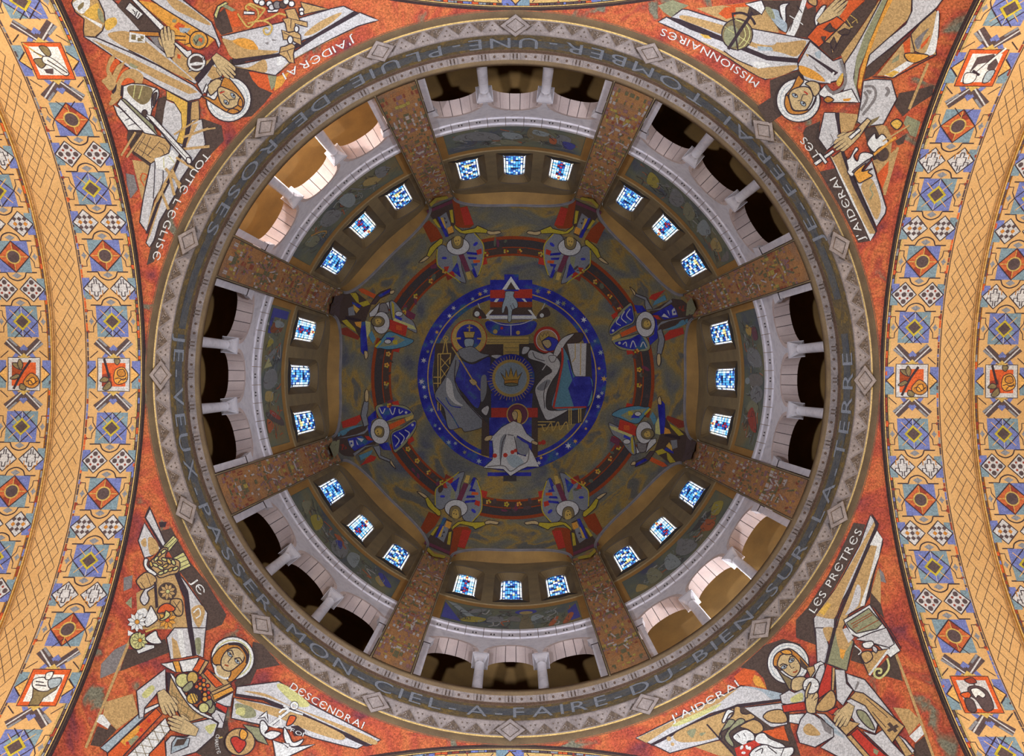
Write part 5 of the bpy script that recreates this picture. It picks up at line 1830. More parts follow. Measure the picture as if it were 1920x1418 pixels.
PEN['se'] = ('angel_mosaic', 'mosaic angel holding a round white host in the lower right pendentive', (1530, 1290), '''
@1180,1178,5.909
ground F d 1230,440 1500,190 1620,150 1700,120 1900,180 1850,500 1790,700 1700,740 1530,690 1490,560 1400,470
ground F q 1330,500 1440,540 1520,670 1400,640
ground F o 1160,540 1270,445 1400,480 1350,620 1230,640
ground F t 700,1310 1000,1250 1190,1418 1000,1418
ground F d 1700,720 1760,790 1790,1100 1900,1418 1790,1418 1720,1120
@1430,950,5.909
ground F d 1010,180 1140,200 1080,400 800,900 560,1230 580,1430 480,1500 370,1418 370,1260 500,1120 720,780 900,420
ground F t 1280,690 1310,760 1310,1080 1230,1110 1200,960
ground F d 1200,950 1310,1080 1350,1240 1190,1090
ground F a 1290,680 1340,740 1370,850 1310,830
@1480,1178,5.909
ground F d 70,0 280,0 300,190 80,110
ground F d 720,160 790,250 840,410 680,360
ground F d 900,540 1090,330 1180,280 1260,590 1090,540
ground F t 1150,880 1330,900 1460,1030 1330,1190 1280,1090
ground F w 1330,1200 1480,1060 1510,1160 1400,1270
ground F d 1390,1290 1500,1200 1590,1440 1380,1440
ground L5 t 1180,280 1330,680 1600,1430
@1180,1178,5.909
wing F+ g 70,1220 600,960 1240,640 1690,720 1730,790 1240,850 900,950 240,1290
wing F t 90,1220 600,975 1220,660 1000,830 520,1060 190,1275
wing S l 500,1060 1000,840 900,930 560,1080
wing S b 1270,650 1400,660 1690,730 1690,780 1580,790 1460,700
wing F k 230,1305 800,1000 1200,845 1720,780 1720,810 1240,880 880,985 280,1310
wing F+ g 270,1300 880,985 1200,880 1280,880 1000,1240 450,1390
wing S t 490,1190 700,1070 1000,950 1200,890 1080,1010 980,1210 600,1270
wing S n 640,1150 740,1120 700,1220
wing S n 780,1170 850,1160 800,1200
wing O t 440,1230 26
wing O t 480,1290 20
wing F+ g 1265,885 1700,830 1755,1070 1600,1105 1530,1095
wing S+ t 1490,970 1560,920 1700,915 1750,1040 1590,1055 1500,1010
sheep F d 1180,880 1270,880 1590,1110 1790,1260 1700,1440 1180,1440 990,1210
sheep L3 k 860,1070 1170,1418
sheep S+ t 1060,1050 1150,970 1170,880 1230,880 1240,940 1290,960 1350,950 1390,1000 1240,1050
sheep S+ w 1080,920 1110,905 1165,930 1110,960 1060,1050 1030,1040 1050,980
sheep S+ n 1080,1050 1110,1015 1170,1030 1140,1090 1020,1160 1030,1230 1000,1190
sheep S+ n 1190,1030 1260,1010 1280,1050 1180,1110 1110,1180 1160,1290 1140,1320 1060,1210
sheep S+ t 1230,1100 1300,1050 1390,1020 1470,1070 1485,1140 1400,1180 1320,1130
sheep S+ w 1150,1210 1220,1150 1300,1130 1380,1180 1390,1250 1320,1260 1290,1310 1200,1270
sheep L1.2 k 1200,1180 1230,1220
sheep L1.2 k 1270,1170 1290,1210
sheep S+ w 1395,1230 1430,1180 1500,1170 1560,1230 1700,1290 1730,1340 1600,1340 1500,1300 1410,1280
sheep F r 1170,1340 1390,1250 1470,1310 1360,1370 1350,1440 1200,1440
sheep O w 1250,1330 16,26,30
sheep O w 1310,1330 16,26,-30
sheep O w 1270,1390 24,14
sheep O w 1340,1340 14,22
sheep S+ w 1370,1360 1500,1300 1640,1340 1820,1330 1760,1440 1370,1440
sheep C2 k 1400,1380 1480,1340 1470,1400
sheep C2 k 1540,1320 1640,1400
sheep L1.6 k 1680,1440 1720,1340
sheep F o 1480,1150 1720,1110 1770,1260 1620,1230
@0,0,1
halo O+ w 1478,1244 39
halo R1.4 b 1478,1244 33
@1180,1178,5.909
hair S+ h 1610,430 1600,350 1640,280 1720,238 1800,238 1900,320 2010,450 1960,460 1890,400 1700,470
hair S+ m 1620,420 1700,510 1815,590 1785,690 1720,590
neck S+ s 1810,570 1900,540 1960,560 1980,640 1880,700 1800,680
hair F d 1890,330 2010,470 1940,460 1900,430
face S+ s 1645,420 1655,350 1690,300 1780,290 1850,340 1895,410 1890,480 1840,540 1780,530 1700,470
hair S+ q 1680,265 1740,240 1790,255 1800,290 1730,295
face/eye O k 1715,435 36.72,23.92,-20
face/eye O b 1715,435 28.56,15.6,-20
face/eye O k 1722,432 11
face/eye O k 1800,362 38.88,23.92,-35
face/eye O b 1800,362 30.24,15.6,-35
face/eye O k 1806,360 11
face/eye C2 k 1670,420 1710,400 1760,420
face/eye C2 k 1770,370 1790,320 1840,320
face/nose L1.5 k 1770,400 1800,450 1830,440
face/mouth C2.6 x 1815,492 1845,490 1865,470
@1430,950,5.909
wing F+ g 1195,95 1280,200 1140,520 1000,830 880,1050 800,1250 790,1430 580,1430 565,1240 700,1050 820,900 1080,420
wing F t 1235,170 1258,200 1130,470 1050,640 930,900 820,1200 790,1250 700,1240 590,1210 800,930 1000,600
wing F y 620,1170 720,1060 760,1090 680,1210
wing F k 1205,70 1290,190 1280,235 1000,870 830,1250 800,1430 765,1430 820,1230 980,840 1250,210
wing F+ t 1270,260 1330,370 1240,720 1130,1100 960,1190 860,1430 800,1430 850,1240 1100,640
wing F w 1270,270 1330,360 1290,560 1200,800 1130,1100 1080,1110 1180,800 1270,440 1190,430
wing S g 1050,870 1090,920 1060,1100 920,1210 960,1130 1000,1020
wing F k 1335,370 1335,420 1240,760 1190,1000 1130,1110 1160,980 1290,560
book F+ w 900,1260 1190,1090 1430,1440 1530,1600 1420,1680 1290,1550 980,1420
book F+ n 930,1290 1180,1130 1330,1300 1270,1360 1040,1410 960,1340
book L1.4 x 980,1310 1210,1180
book L1.4 x 1000,1350 1060,1320
book L1.4 x 1050,1390 1290,1260
book L1.4 x 1000,1330 1220,1200
book L2 k 1240,1120 1440,1410 1540,1580
@1480,1178,5.909
wing F+ g 290,0 380,0 440,200 400,390 310,380
wing S t 380,0 490,0 470,90 430,150 390,80
wing F+ n 520,0 720,150 690,260 640,480 400,390 470,150
wing F t 500,0 590,0 700,160 600,300 540,200 520,80
wing F g 590,20 640,0 720,110 660,170
wing F q 560,230 630,250 600,350 570,330
wing F k 490,0 530,0 430,390 395,390
book F+ g 740,130 900,60 1080,0 1170,180 1110,220 960,180
ciborium F+ t 780,290 1120,230 890,535
ciborium L4 w 1110,240 890,525
ciborium S+ w 820,170 920,150 940,200 890,230 830,220
ciborium S+ g 930,200 980,230 970,280 930,250
ciborium S+ t 800,290 890,260 930,320 900,370 840,390
ciborium C2 w 730,200 800,260 770,300
ciborium C4 l 1090,340 1110,430 1080,500 1010,560 950,530 960,465 1020,460 1020,500 990,500
robe F+ g 0,690 60,720 150,680 190,720 170,820 0,855 -80,840 -100,750
robe S l 20,780 140,720 150,800 40,830
robe F+ w 0,960 170,950 150,1000 110,1070 0,1050
robe F+ r -80,860 170,820 200,910 -60,940
robe F+ t 190,440 280,420 300,500 240,560
robe F+ g 300,440 390,400 400,470 340,640 290,560
robe F+ w 275,410 350,370 390,400 340,420 300,500 260,560 250,540 290,480
robe F+ r 420,400 510,440 470,690 300,810 340,640 390,500
robe F+ t 480,440 520,450 500,700 470,690
robe F+ g 510,460 620,470 640,620 710,690 600,865 530,800
robe F+ g 640,510 840,575 960,720 1180,1000 1260,1080 900,800 720,700 650,600
robe S a 730,690 760,600 780,620 750,680
robe F+ g 300,950 400,960 640,1200 840,1440 560,1440 350,1330 500,1210 490,1120
robe S b 380,980 560,1160 620,1230 480,1150
robe F+ r 680,1190 760,1120 940,1300 1100,1440 880,1440
robe F n 940,1340 1000,1370 980,1418 940,1390
robe F+ t 640,1210 690,1190 910,1440 840,1440
robe F+ g 820,1150 960,1190 1050,1130 1150,1280 1300,1440 1120,1440
robe F+ t 1170,1220 1220,1200 1400,1400 1300,1440
robe F+ g 1220,1195 1300,1250 1400,1370 1370,1400
robe F+ r 430,930 530,880 560,920 480,970
robe S+ t 300,880 460,700 520,780 500,880 410,930 320,925
stole F+ t 680,780 740,712 830,730 1000,860 1285,1100 1150,1280 940,1000 800,850
stole L1.4 k 860,790 1100,1000
stole L1.4 k 930,940 1080,1110
stole F d 1095,1075 1125,1050 1215,1150 1180,1170
stole F d 1090,1140 1200,1075 1225,1105 1115,1165
cuff F+ g 200,940 290,970 490,1120 500,1210 290,1330 120,1280 85,1170 130,1020
cuff S t 160,1120 230,1065 340,1160 330,1200 200,1190
cuff F a 340,1000 480,1120 470,1190 400,1150
cuff F+ g 640,820 690,790 850,870 990,1080 960,1180 780,1110 700,1000 720,900
cuff S+ n 760,920 860,950 960,1130 880,1110 780,1000
letter_sheet F+ t 660,1030 790,1070 640,1200 570,1120
hand S+ s 185,760 200,680 235,610 250,625 230,690 290,700 330,760 300,900 290,950 200,930
hand L1.4 k 230,760 250,710
hand L1.4 k 255,790 290,735
hand L1.4 k 280,810 330,770
host O+ w 248,645 92
host L1 k 160,660 200,655
host L1 k 290,655 330,650
hand S+ s 180,770 190,690 232,612 248,625 215,720 205,780
hand H s 690,870 540,1110 160,1
''', [("J'AIDЄRAI", ((1261, 1356), (1327, 1325), (1387, 1287)), 14, "white lettering reading J'AIDERAI along the ring in the lower right pendentive"),
      ("LЄS PRЄTRЄS", ((1528, 1151), (1574, 1077), (1618, 997)), 14, "pale lettering reading LES PRETRES along the ring in the lower right pendentive")])

for key, (name, label, pos, spec, texts) in PEN.items():
    root = empty(name, on_pend(pos[0], pos[1], 0))
    tag(root, label, 'mosaic', 'angel mosaics on the pendentives')
    d = Draw(on_pend)
    d.run(spec)
    d.finish(root)
    for text, path, hgt, tl in texts:
        mid = path[1]
        ir = empty('mosaic_inscription', on_pend(mid[0], mid[1], 0))
        tag(ir, tl, 'lettering', 'lettering round the pendentives')
        hh = d.height([(min(p[0] for p in path) - hgt, min(p[1] for p in path) - hgt), (max(p[0] for p in path) + hgt, max(p[1] for p in path) + hgt)])
        lettering(text, path, hgt, on_pend, M('w'), ir, hh + .004)

# ---- dome mosaics
ring = empty('mosaic_garland_band', on_dome(CX, CY - 248, 0))
tag(ring, 'dark red ring band with small flowers linking the dome angels', 'mosaic')
d = Draw(on_dome, 7.0, .002)
def arc_pts(r, a0, a1, n): return [(CX + r * math.cos(a0 + (a1 - a0) * i / n), CY + r * math.sin(a0 + (a1 - a0) * i / n)) for i in range(n + 1)]
rr = random.Random(9)
for k in range(8):
    a0, a1 = k * PI / 4 - RAD(16.5), k * PI / 4 + RAD(16.5)
    d.poly('band', 'v', arc_pts(264, a0, a1, 8) + arc_pts(231, a1, a0, 8))
    d.poly('edge', 'x', arc_pts(266, a0, a1, 8) + arc_pts(260, a1, a0, 8))
    d.poly('edge', 'x', arc_pts(246, a0, a1, 8) + arc_pts(229, a1, a0, 8))
    d.poly('edge', 'd', arc_pts(244, a0 + .04, a1 - .04, 8) + arc_pts(233, a1 - .04, a0 + .04, 8))
    for s_, aa in ((-1, a0), (1, a1)):
        d.poly('edge', 'r', arc_pts(231, aa, aa - s_ * RAD(4), 2) + arc_pts(219, aa - s_ * RAD(4), aa, 2))
    for i in range(9):
        a, r = rr.uniform(a0, a1), rr.uniform(232, 258)
        d.poly('band', rr.choice('KNdp'), d.ell((CX + r * math.cos(a), CY + r * math.sin(a)), rr.uniform(3, 9), rr.uniform(2, 5), rr.uniform(0, 180), 9))
    for i in range(4):
        a = a0 + (a1 - a0) * (i + rr.uniform(.3, .7)) / 4
        c = (CX + 238 * math.cos(a), CY + 238 * math.sin(a))
        for q in range(5): d.poly('flower', rr.choice('Yqex'), d.ell((c[0] + 3.2 * math.cos(q * 1.257), c[1] + 3.2 * math.sin(q * 1.257)), 2.0, 2.0, 0, 8))
        d.poly('flower', 'x', d.ell(c, 1.3, 1.3, 0, 7))
d.finish(ring)
MEDAL = '''
@0,0,1
star_ring O U1 960,706 177.5
star_ring R2.2 e 960,706 158
star_ring R5 U1 960,706 152
field O D1 960,706 149.5
@780,500,5.253
cross_ground F v 190,755 1720,755 1740,1200 1640,1540 1200,1590 1200,1880 650,1860 650,1590 330,1590 200,1350 165,1100
cross_ground F d 190,755 860,770 860,880 400,900 180,1000
cross_ground F d 1015,765 1500,760 1500,900 1100,900
cross_ground F U1 740,1250 1150,1250 1140,1400 740,1400
hand_panel F U1 730,130 1145,130 1145,520 730,520
hand_panel F r 730,230 1145,220 1145,310 730,310
hand_panel F U1 730,310 1145,310 1145,350 730,350
hand_panel F x 730,345 1145,345 1145,400 730,400
hand_panel F d 735,400 1140,400 1160,475 720,475
hand_panel F U1 870,75 1010,75 1010,240 870,240
hand_panel F d 935,150 985,225 890,225
hand_panel F w 935,95 1022,225 985,225 935,150 890,225 848,225
hand_panel F w 650,515 735,425 765,425 715,480 1150,480 1100,425 1130,425 1195,515
hand_panel F w 765,345 790,315 820,315 795,350
hand_panel F w 1040,315 1070,315 1095,350 1070,345
hand_panel S+ b 885,245 965,245 960,290 995,340 1000,400 950,430 940,520 925,545 905,530 905,430 885,390 865,450 845,450 850,380 875,300
hand_panel L1 k 930,380 950,430
hand_panel L1 k 950,360 975,410
heaven C4 U1 700,540 830,600 935,610 1050,600 1170,540
heaven S U1 690,540 930,560 1180,540 1130,660 930,680 740,660
heaven C1.6 g 720,520 830,565 930,575 1050,560 1150,520
heaven C1.6 g 610,360 640,430 700,500
heaven C1.6 g 1270,360 1235,430 1180,500
heaven S d 590,400 660,440 690,510 560,490
heaven S d 1290,400 1220,440 1190,510 1320,480
heaven L1.6 g 935,575 935,680
heaven O w 600,465 26
heaven O w 1240,480 20
heaven O e 780,640 22
heaven O e 1005,650 20
heaven O r 845,605 14
heaven O r 630,500 14
gold_cross F e 690,695 1110,690 1110,760 690,765
gold_cross F e 860,760 1015,760 1015,880 860,880
gold_cross L1.2 m 700,720 1110,720
gold_cross L1.2 m 700,745 1110,745
gold_cross L1.2 m 870,800 1010,800
gold_cross L1.2 m 870,840 1010,840
king_halo O r 520,700 178
king_halo O e 520,700 170
king_halo O U1 520,690 124
crowned_king L2 e 215,860 215,1420
crowned_king L2 e 240,860 240,1420
crowned_king L2 e 340,860 330,960
crowned_king L2 e 215,860 345,855
crowned_king L2 e 290,700 260,860
crowned_king L2 e 290,700 310,860
crowned_king L1.6 e 240,900 340,1010
crowned_king L1.6 e 335,890 240,1000
crowned_king L1.6 e 240,1000 300,1090
crowned_king L1.6 e 320,1000 240,1110
crowned_king L2 e 170,1090 240,1090
crowned_king L2 e 170,1150 240,1150
crowned_king R1.6 e 290,705 22
crowned_king F e 360,700 440,695 440,715 360,720
crowned_king F e 600,700 690,700 690,725 600,715
crowned_king S+ b 480,715 565,715 560,780 520,800 480,780
crowned_king S+ A 410,830 500,790 560,790 640,850 720,870 640,910 540,945 450,900
crowned_king S+ U1 420,930 560,960 730,890 700,1120 650,1280 600,1400 480,1270 380,1120
crowned_king S+ A 400,840 430,940 385,1100 400,1160 470,1300 590,1430 690,1560 490,1630 440,1590 320,1600 270,1400 180,1270 290,1080
crowned_king S g 300,1100 350,1150 380,1300 460,1370 380,1350 300,1250
crowned_king C2 U1 290,1290 340,1370 440,1390
crowned_king C2 U1 200,1290 330,1440 420,1590
crowned_king C1.6 k 390,920 380,1130 470,1310 700,1560
crowned_king S A 640,1100 690,1080 690,1250 640,1330
crowned_king S+ s 520,1120 570,1110 600,1150 560,1170
crowned_king S g 740,880 800,870 850,880 810,910
crowned_king C2 u 420,920 480,1020 470,1160
crowned_king L2.4 e 350,790 430,910 545,1100 630,1220
crowned_king F+ e 465,640 580,640 565,700 480,700
crowned_king L2.6 e 525,575 525,640
crowned_king L2 e 500,600 555,600
crowned_king S+ g 640,1420 700,1370 720,1400 690,1470
queen_halo O r 1290,720 132
queen_halo O t 1290,725 98
queen_halo R1.4 w 1290,725 104
crowned_queen F g 1490,760 1680,755 1670,1080 1560,1080
crowned_queen L1.6 e 1570,720 1570,900 1540,940
crowned_queen L1.6 e 1625,740 1620,1070
crowned_queen S+ d 1430,740 1500,670 1640,655 1620,740 1470,755
crowned_queen S+ u 1240,740 1300,690 1390,720 1400,800 1300,830
crowned_queen S+ c 1440,790 1500,880 1570,1080 1720,1090 1745,1200 1690,1390 1350,1400 1400,1150 1430,980
crowned_queen F U1 1560,1085 1720,1085 1745,1200 1690,1390 1560,1390 1500,1200
crowned_queen C3 u 1500,920 1530,1050 1570,1180
crowned_queen S+ g 1110,900 1130,820 1260,860 1330,845 1420,940 1400,1040 1340,1130 1290,1250 1290,1400 1400,1420 1500,1415 1310,1515 1250,1450 1200,1320 1175,1200 1260,1090 1340,1030 1250,950
crowned_queen S A 1190,1200 1280,1120 1330,1130 1260,1220
crowned_queen C1.4 k 1150,840 1180,900 1270,930
crowned_queen C1.4 k 1290,1130 1260,1250 1270,1400
crowned_queen S+ s 1245,735 1310,720 1335,770 1300,805 1265,780
crowned_queen F+ e 1215,690 1225,660 1250,690 1265,650 1285,680 1300,640 1315,680 1235,735
crowned_queen S+ g 1040,850 1060,790 1120,795 1100,845 1060,865
crowned_queen S+ g 1350,900 1380,790 1450,700 1560,660 1480,750 1400,880
crowned_queen S+ g 1310,880 1380,880 1370,930 1330,940
crowned_queen L2 g 1300,940 1245,1020
crowned_queen C4 r 1440,800 1445,930 1410,1120 1355,1390
crowned_queen L3 r 1355,1395 1680,1385
throne L2 e 1510,1400 1510,1560
throne L2 e 1530,1400 1530,1560
throne L2 e 1605,1400 1605,1540
throne L2 e 1625,1400 1625,1530
throne L2 e 1200,1530 1370,1530
throne L2 e 1200,1560 1280,1560
throne C1.8 e 1240,1560 1270,1620 1330,1540 1350,1620 1400,1530 1420,1610 1480,1530 1500,1610
crown_disc O U1 935,1095 236
crown_disc O e 935,1100 186
crown_disc O b 935,1100 158
crown_disc F+ y 830,1040 880,1100 885,1010 910,1090 935,990 960,1090 990,1010 1000,1090 1045,1040 1010,1120 870,1120
crown_disc F+ q 870,1120 1010,1115 1005,1155 870,1160
crown_disc O+ n 938,1163 68,16
@780,650,5.253
saint F r 740,605 1200,605 1200,700 740,700
saint F U1 720,700 1140,700 1140,1100 720,1100
saint F d 650,700 720,790 720,1090 640,1070
saint F d 1140,700 1200,720 1200,1090 1140,1100
saint F U1 705,1240 1135,1240 1135,1277 705,1277
saint F v 860,1270 990,1270 990,1328 860,1328
saint O p 1000,670 104
saint R2 e 1000,670 104
saint S+ y 960,630 1020,625 1045,690 1030,760 1000,770 990,700
saint S+ s 943,660 975,635 1000,660 995,710 965,725
saint F+ g 890,770 960,735 1040,765 1090,860 1170,925 1130,955 1000,880 985,910 1000,1060 1080,1085 1115,1000 1150,1050 1215,1190 1100,1190 1040,1215 930,1282 860,1215 660,1200 750,1120 760,1040 750,930 690,935 670,915 700,885 760,880 840,800
saint S A 840,900 890,870 860,1000 830,1150 820,1010
saint S A 985,900 1050,940 1110,980 1090,1070 1000,1040
saint S b 890,1100 980,1070 1060,1150 960,1200
saint C1.4 k 890,870 850,960 830,1180
saint C1.4 k 970,890 990,1000 1000,1070
saint C2 a 700,1190 860,1180 930,1235 1020,1180 1100,1130 1115,1010
saint C1.4 k 900,870 960,880
saint S+ s 670,925 690,890 745,880 740,915 700,935
saint S+ s 1150,930 1200,950 1190,975 1140,955
saint O r 775,1080 22
saint O r 880,1075 22
saint O r 950,1045 20
saint O r 980,1030 18
saint O r 1255,945 24
saint O r 1220,955 16
'''
M_U1 = ramp_mat('blue_smalti', [(0.35, (40, 42, 150)), (0.55, (60, 62, 176)), (0.68, (66, 110, 140))], 1.2, .5, 5, .3, 26)
M_D1 = ramp_mat('medallion_ochre', [(0.35, (128, 122, 108)), (0.5, (150, 134, 90)), (0.65, (164, 134, 74))], .9, .6, 6, .3, 26)
MATS['U1'], MATS['D1'] = M_U1, M_D1
root = empty('medallion_mosaic', on_dome(CX, CY, 0))
tag(root, 'round blue medallion with crowned figures, golden crown and saint at the dome centre', 'mosaic')
d = Draw(on_dome, 7.0, .002)
d.run(MEDAL, 1.1)
rr = random.Random(12)
for i in range(46):
    a = 2 * PI * i / 46
    c0 = (958, 709.4)
    r1 = rr.uniform(40, 46)
    d.line('crown_disc', 'e', [(c0[0] + 35 * math.cos(a), c0[1] + 35 * math.sin(a)), (c0[0] + r1 * math.cos(a), c0[1] + r1 * math.sin(a))], 1.0)
for i in range(48):
    a = 2 * PI * i / 48 + rr.uniform(-.06, .06)
    if abs(math.cos(a)) < .22: continue
    r = 168 + rr.uniform(-5, 5)
    c = (960 + r * math.cos(a), 706 + r * math.sin(a))
    q = rr.uniform(3.2, 6.6)
    b = rr.uniform(0, 1)
    d.poly('star', rr.choice('ggwbbyTn'), [(c[0] + (q if j % 2 == 0 else q * .4) * math.cos(b + j * PI / 6), c[1] + (q if j % 2 == 0 else q * .4) * math.sin(b + j * PI / 6)) for j in range(12)])
d.finish(root)

ANG_Y = '''
@780,360,8.34
banner F x 565,110 660,100 690,240 800,215 905,510 840,560 720,560 620,540 560,300
banner F r 690,250 800,225 900,500 760,520
banner F x 100,520 200,440 330,560 420,720 230,790
robe F d 160,280 560,110 620,480 560,560 600,640 480,700 430,620 260,420
robe F Y 210,180 300,90 480,60 505,90 470,110 330,130 230,230
robe F p 160,290 560,120 570,170 180,330
robe F A 360,390 470,310 530,470 560,590 510,660 440,520
robe F y 380,400 420,390 470,560 440,570
robe F Y 260,430 300,410 390,560 340,540
robe F Y 520,280 570,270 590,480 550,470
robe F U1 330,380 370,390 510,690 460,700 400,560
robe F k 430,390 460,400 450,430
robe F k 450,450 490,460 470,490
robe F q 480,560 560,520 590,620 510,650
wing S+ A 330,880 440,830 560,960 680,990 720,1200 780,1400 740,1418 640,1370 500,1270 340,1160
wing F n 560,1000 640,990 640,1180 700,1330 600,1300
wing F U1 600,1030 640,1100 560,1230 640,1290 700,1340 660,1140
wing F r 430,1170 520,1160 480,1260
wing F Z 460,1290 570,1330 490,1385
wing C2 Y 330,890 325,1060 350,1160 500,1270 640,1370 690,1418
wing O u 440,1030 40,20
wing S+ A 760,700 900,630 1000,730 1060,860 1040,1100 1000,1260 930,1330 840,1180 780,960
wing F U1 780,930 970,950 960,985 800,970
wing F r 940,910 1020,880 1030,960 960,980
wing F U1 800,1010 950,1020 940,1050 820,1050
wing F o 890,1060 1000,1060 1000,1100 900,1110
wing F U1 850,1120 960,1110 950,1150 860,1160
wing F U1 850,1160 900,1150 960,1320 920,1340
wing O u 930,810 44,24,-40
wing C2 Y 910,640 1030,780 1060,900 1040,1100 980,1290
sash F p 660,980 740,960 845,1230 770,1245
sash F A 740,960 780,950 890,1200 850,1230
sash F e 770,1260 840,1240 870,1360 810,1370
arm F+ Y 590,500 640,540 720,600 920,560 960,520 1120,590 1100,640 930,630 760,650 680,630 600,560
arm F+ Y 250,830 380,720 420,740 410,800 320,870 210,1015 165,990 210,870
hand S+ s 1120,600 1200,610 1300,600 1320,640 1180,665 1115,640
hand S+ s 160,1000 200,1020 120,1080 40,1100 90,1050
halo O+ g 655,845 180,135
head S+ m 560,720 720,700 725,830 650,885 570,850
head S e 600,700 690,690 690,800 640,830 600,790
head O k 620,760 9
head O k 660,750 9
head L1.2 k 630,810 660,805
'''
ANG_B = '''
@610,730,8.34
banner F r 250,510 540,400 560,480 480,560 270,610
banner F r 540,1200 700,1030 800,1060 760,1120
robe F d 130,690 640,560 790,860 720,900 430,1060 280,1040 110,900
robe F c 150,690 420,580 590,560 380,640 300,720 170,745
robe F A 190,770 480,710 620,650 660,580 680,620 600,700 300,760
robe F U1 340,780 560,730 640,800 760,810 620,880 450,970 370,880
robe F g 360,810 430,800 440,880 400,920
robe F g 470,790 520,880 490,870
robe F g 480,760 600,780 560,830
robe F r 610,730 680,740 740,800 660,800
robe F Z 210,880 290,850 340,930 230,960
robe F A 430,1010 620,890 780,870 620,910 450,1050
robe F c 520,1040 740,950 700,1030 550,1120
robe F n 100,820 220,790 200,1000 130,1080 60,900
wing S+ n 780,290 860,235 1080,240 1260,270 1370,380 1340,420 1140,470 980,510 900,500 820,420
wing S U1 830,290 1100,270 1300,330 1320,380 1100,430 960,500 910,480
wing C1.8 g 840,290 890,380 930,300
wing C1.8 g 1000,300 1050,400 1090,290
wing C1.8 g 1150,310 1160,380 1210,340
wing O g 1260,365 20
wing S+ n 1030,690 1200,600 1380,480 1425,540 1400,650 1260,850 1140,960 1080,990 1040,880
wing S U1 1050,700 1230,610 1390,510 1400,590 1260,780 1090,950 1050,850
wing C1.8 g 1070,720 1150,800 1090,900
wing C1.8 g 1150,680 1230,760 1180,860
wing C1.8 g 1240,640 1310,690 1260,780
wing O g 1360,560 20
sash F o 980,560 1220,460 1250,520 1010,640
sash F e 1240,450 1380,400 1370,460 1260,510
sash F r 1040,200 1140,180 1150,250 1060,245
sash F r 1280,790 1360,740 1390,800 1310,840
tunic F U1 660,440 780,330 800,450 720,500 700,640 780,760 830,850 780,830 680,740 660,600
tunic F U1 830,860 980,830 1030,960 900,950
arm F+ A 560,340 600,190 670,200 660,330 640,410 670,560 600,590 550,420
arm F+ A 740,900 840,880 860,960 860,1040 1020,1110 1010,1145 840,1080
hand S+ s 620,190 610,70 640,0 670,60 665,180
hand S+ s 1020,1110 1060,1180 1100,1250 1040,1200 1005,1150
halo O+ g 850,660 150,200
head S+ m 760,640 810,580 900,610 910,700 870,755 790,730
head S e 770,650 830,610 880,640 860,710 790,710
head O k 810,660 9
head O k 820,700 9
'''
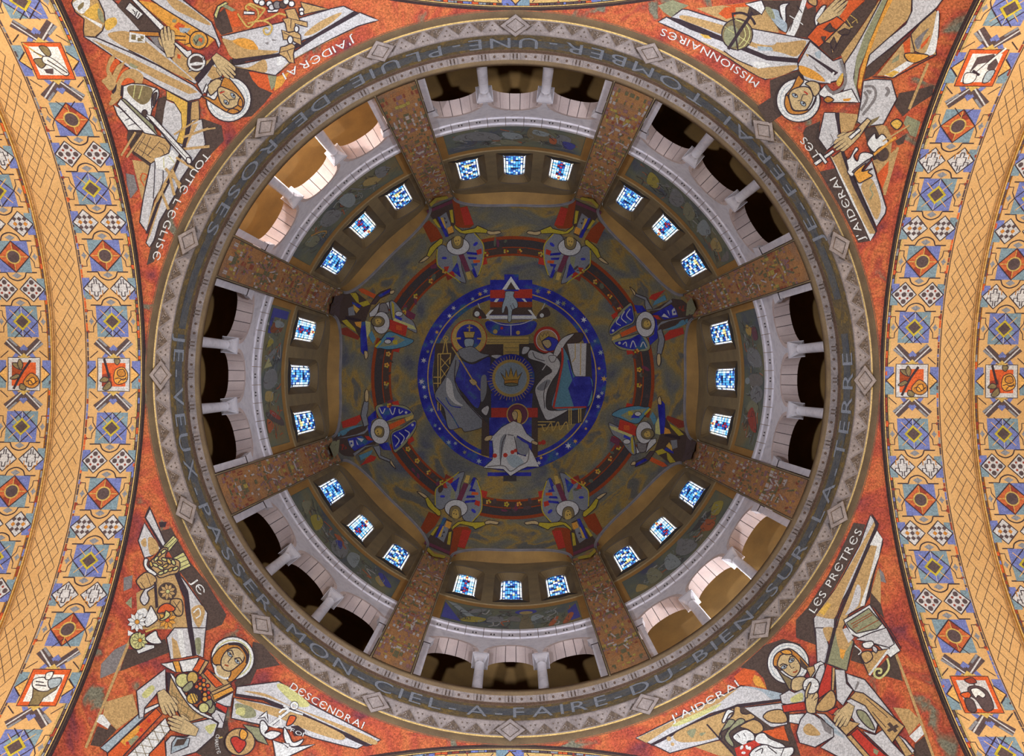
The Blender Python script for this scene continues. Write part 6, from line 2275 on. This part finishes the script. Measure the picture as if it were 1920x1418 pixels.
ANG_G = '''
@610,520,8.34
banner F o 510,190 580,170 790,270 760,330 560,240
banner F Z 250,800 330,780 540,930 510,980 250,890
robe F d 90,420 240,260 480,230 720,420 640,640 560,980 480,850 240,720 60,560
robe F Y 470,240 510,300 520,400 650,360 700,420 590,460 480,380 380,250
robe F K 60,560 140,300 290,260 240,400 210,620
robe F U1 410,380 560,440 530,480 420,420
robe F A 350,480 430,450 460,590 360,600
robe F y 430,420 530,500 480,560 440,500
robe F k 310,600 560,660 540,690 310,660
robe F Y 250,680 330,660 460,800 480,860 330,760
robe F q 450,700 560,690 560,800 480,760
robe F l 620,680 700,700 700,850 650,960 620,820
robe F U1 560,700 620,690 660,1150 590,1210 550,1160 540,900
sleeve F+ K 700,420 800,280 860,230 1020,170 1000,260 850,330 780,420
sleeve F U1 820,280 1010,180 1000,230 860,310
wing S+ A 1000,400 1060,370 1150,460 1250,600 1370,690 1430,860 1330,830 1080,690 1040,640
wing F Y 1030,370 1070,420 1080,620 1050,650
wing F l 1080,640 1380,760 1420,820 1330,800 1050,680
wing F n 1090,450 1200,560 1240,640 1160,560
wing O+ g 1145,570 60,40
wing F u 1080,590 1200,640 1180,680 1090,630
wing S+ c 790,1100 900,930 1000,850 1230,930 1380,990 1250,1080 1000,1130 860,1110
wing F n 830,1090 960,960 1100,900 1240,980 1100,1060
wing F u 940,940 1080,940 1040,1010 960,980
wing O+ g 970,1005 54,36
wing F Y 1040,990 1120,980 1120,1050 1060,1040
wing F Y 760,1080 860,980 870,1010 790,1100
sash F r 990,650 1280,760 1250,920 1050,850 970,790
sash F o 1100,740 1190,760 1190,830 1100,820
sash F p 1270,500 1410,580 1380,660 1250,600
hood F+ g 680,560 850,390 830,480 790,600 690,620
hood F+ a 840,430 880,400 960,400 990,560 830,540
hood F+ g 940,400 990,380 1000,500
tunic F c 670,900 720,830 780,960 740,1040 700,980
hand S+ s 1010,210 1080,200 1060,250 1010,260
hand S+ s 600,1160 650,1160 660,1240 620,1280
halo O+ g 870,710 130,175
head O+ m 815,690 104,84
head S e 770,660 840,640 870,690 800,740
head O k 810,670 8
head O k 830,710 8
'''
# the eight angels: a drawing turned (and mirrored) to its own place on the dome
def turned(a_src, a_dst, mir):
    def fn(px, py, h):
        dx, dy = px - CX, py - CY
        r, a = math.hypot(dx, dy), math.atan2(dy, dx) - a_src
        if mir: a = -a
        return on_dome(CX + r * math.cos(a + a_dst), CY + r * math.sin(a + a_dst), h)
    return fn
SRC = {'Y': (ANG_Y, RAD(-112.5)), 'B': (ANG_B, RAD(157.5)), 'G': (ANG_G, RAD(-157.5))}
ANGELS = [(-112.5, 'Y', False, 'dome angel with yellow sleeves, left of the two at the top'),
          (-67.5, 'Y', True, 'dome angel with yellow sleeves, right of the two at the top'),
          (-22.5, 'B', False, 'dome angel with blue peacock wings at the upper right'),
          (22.5, 'G', False, 'grey hooded dome angel with pointed wings at the lower right'),
          (67.5, 'Y', False, 'dome angel with yellow sleeves, right of the two at the bottom'),
          (112.5, 'Y', True, 'dome angel with yellow sleeves, left of the two at the bottom'),
          (157.5, 'B', False, 'dome angel with blue peacock wings at the lower left'),
          (-157.5, 'G', False, 'grey hooded dome angel with pointed wings at the upper left')]
for deg, kk, mir, lb in ANGELS:
    a = RAD(deg) + ROLL
    root = empty('dome_angel_mosaic', on_dome(CX + 270 * math.cos(a), CY + 270 * math.sin(a), 0))
    tag(root, lb, 'mosaic', 'angel mosaics round the dome')
    spec, src = SRC[kk]
    d = Draw(turned(src + ROLL, a, mir), 7.0, .002, .014)
    d.run(spec, 1.2)
    d.finish(root)
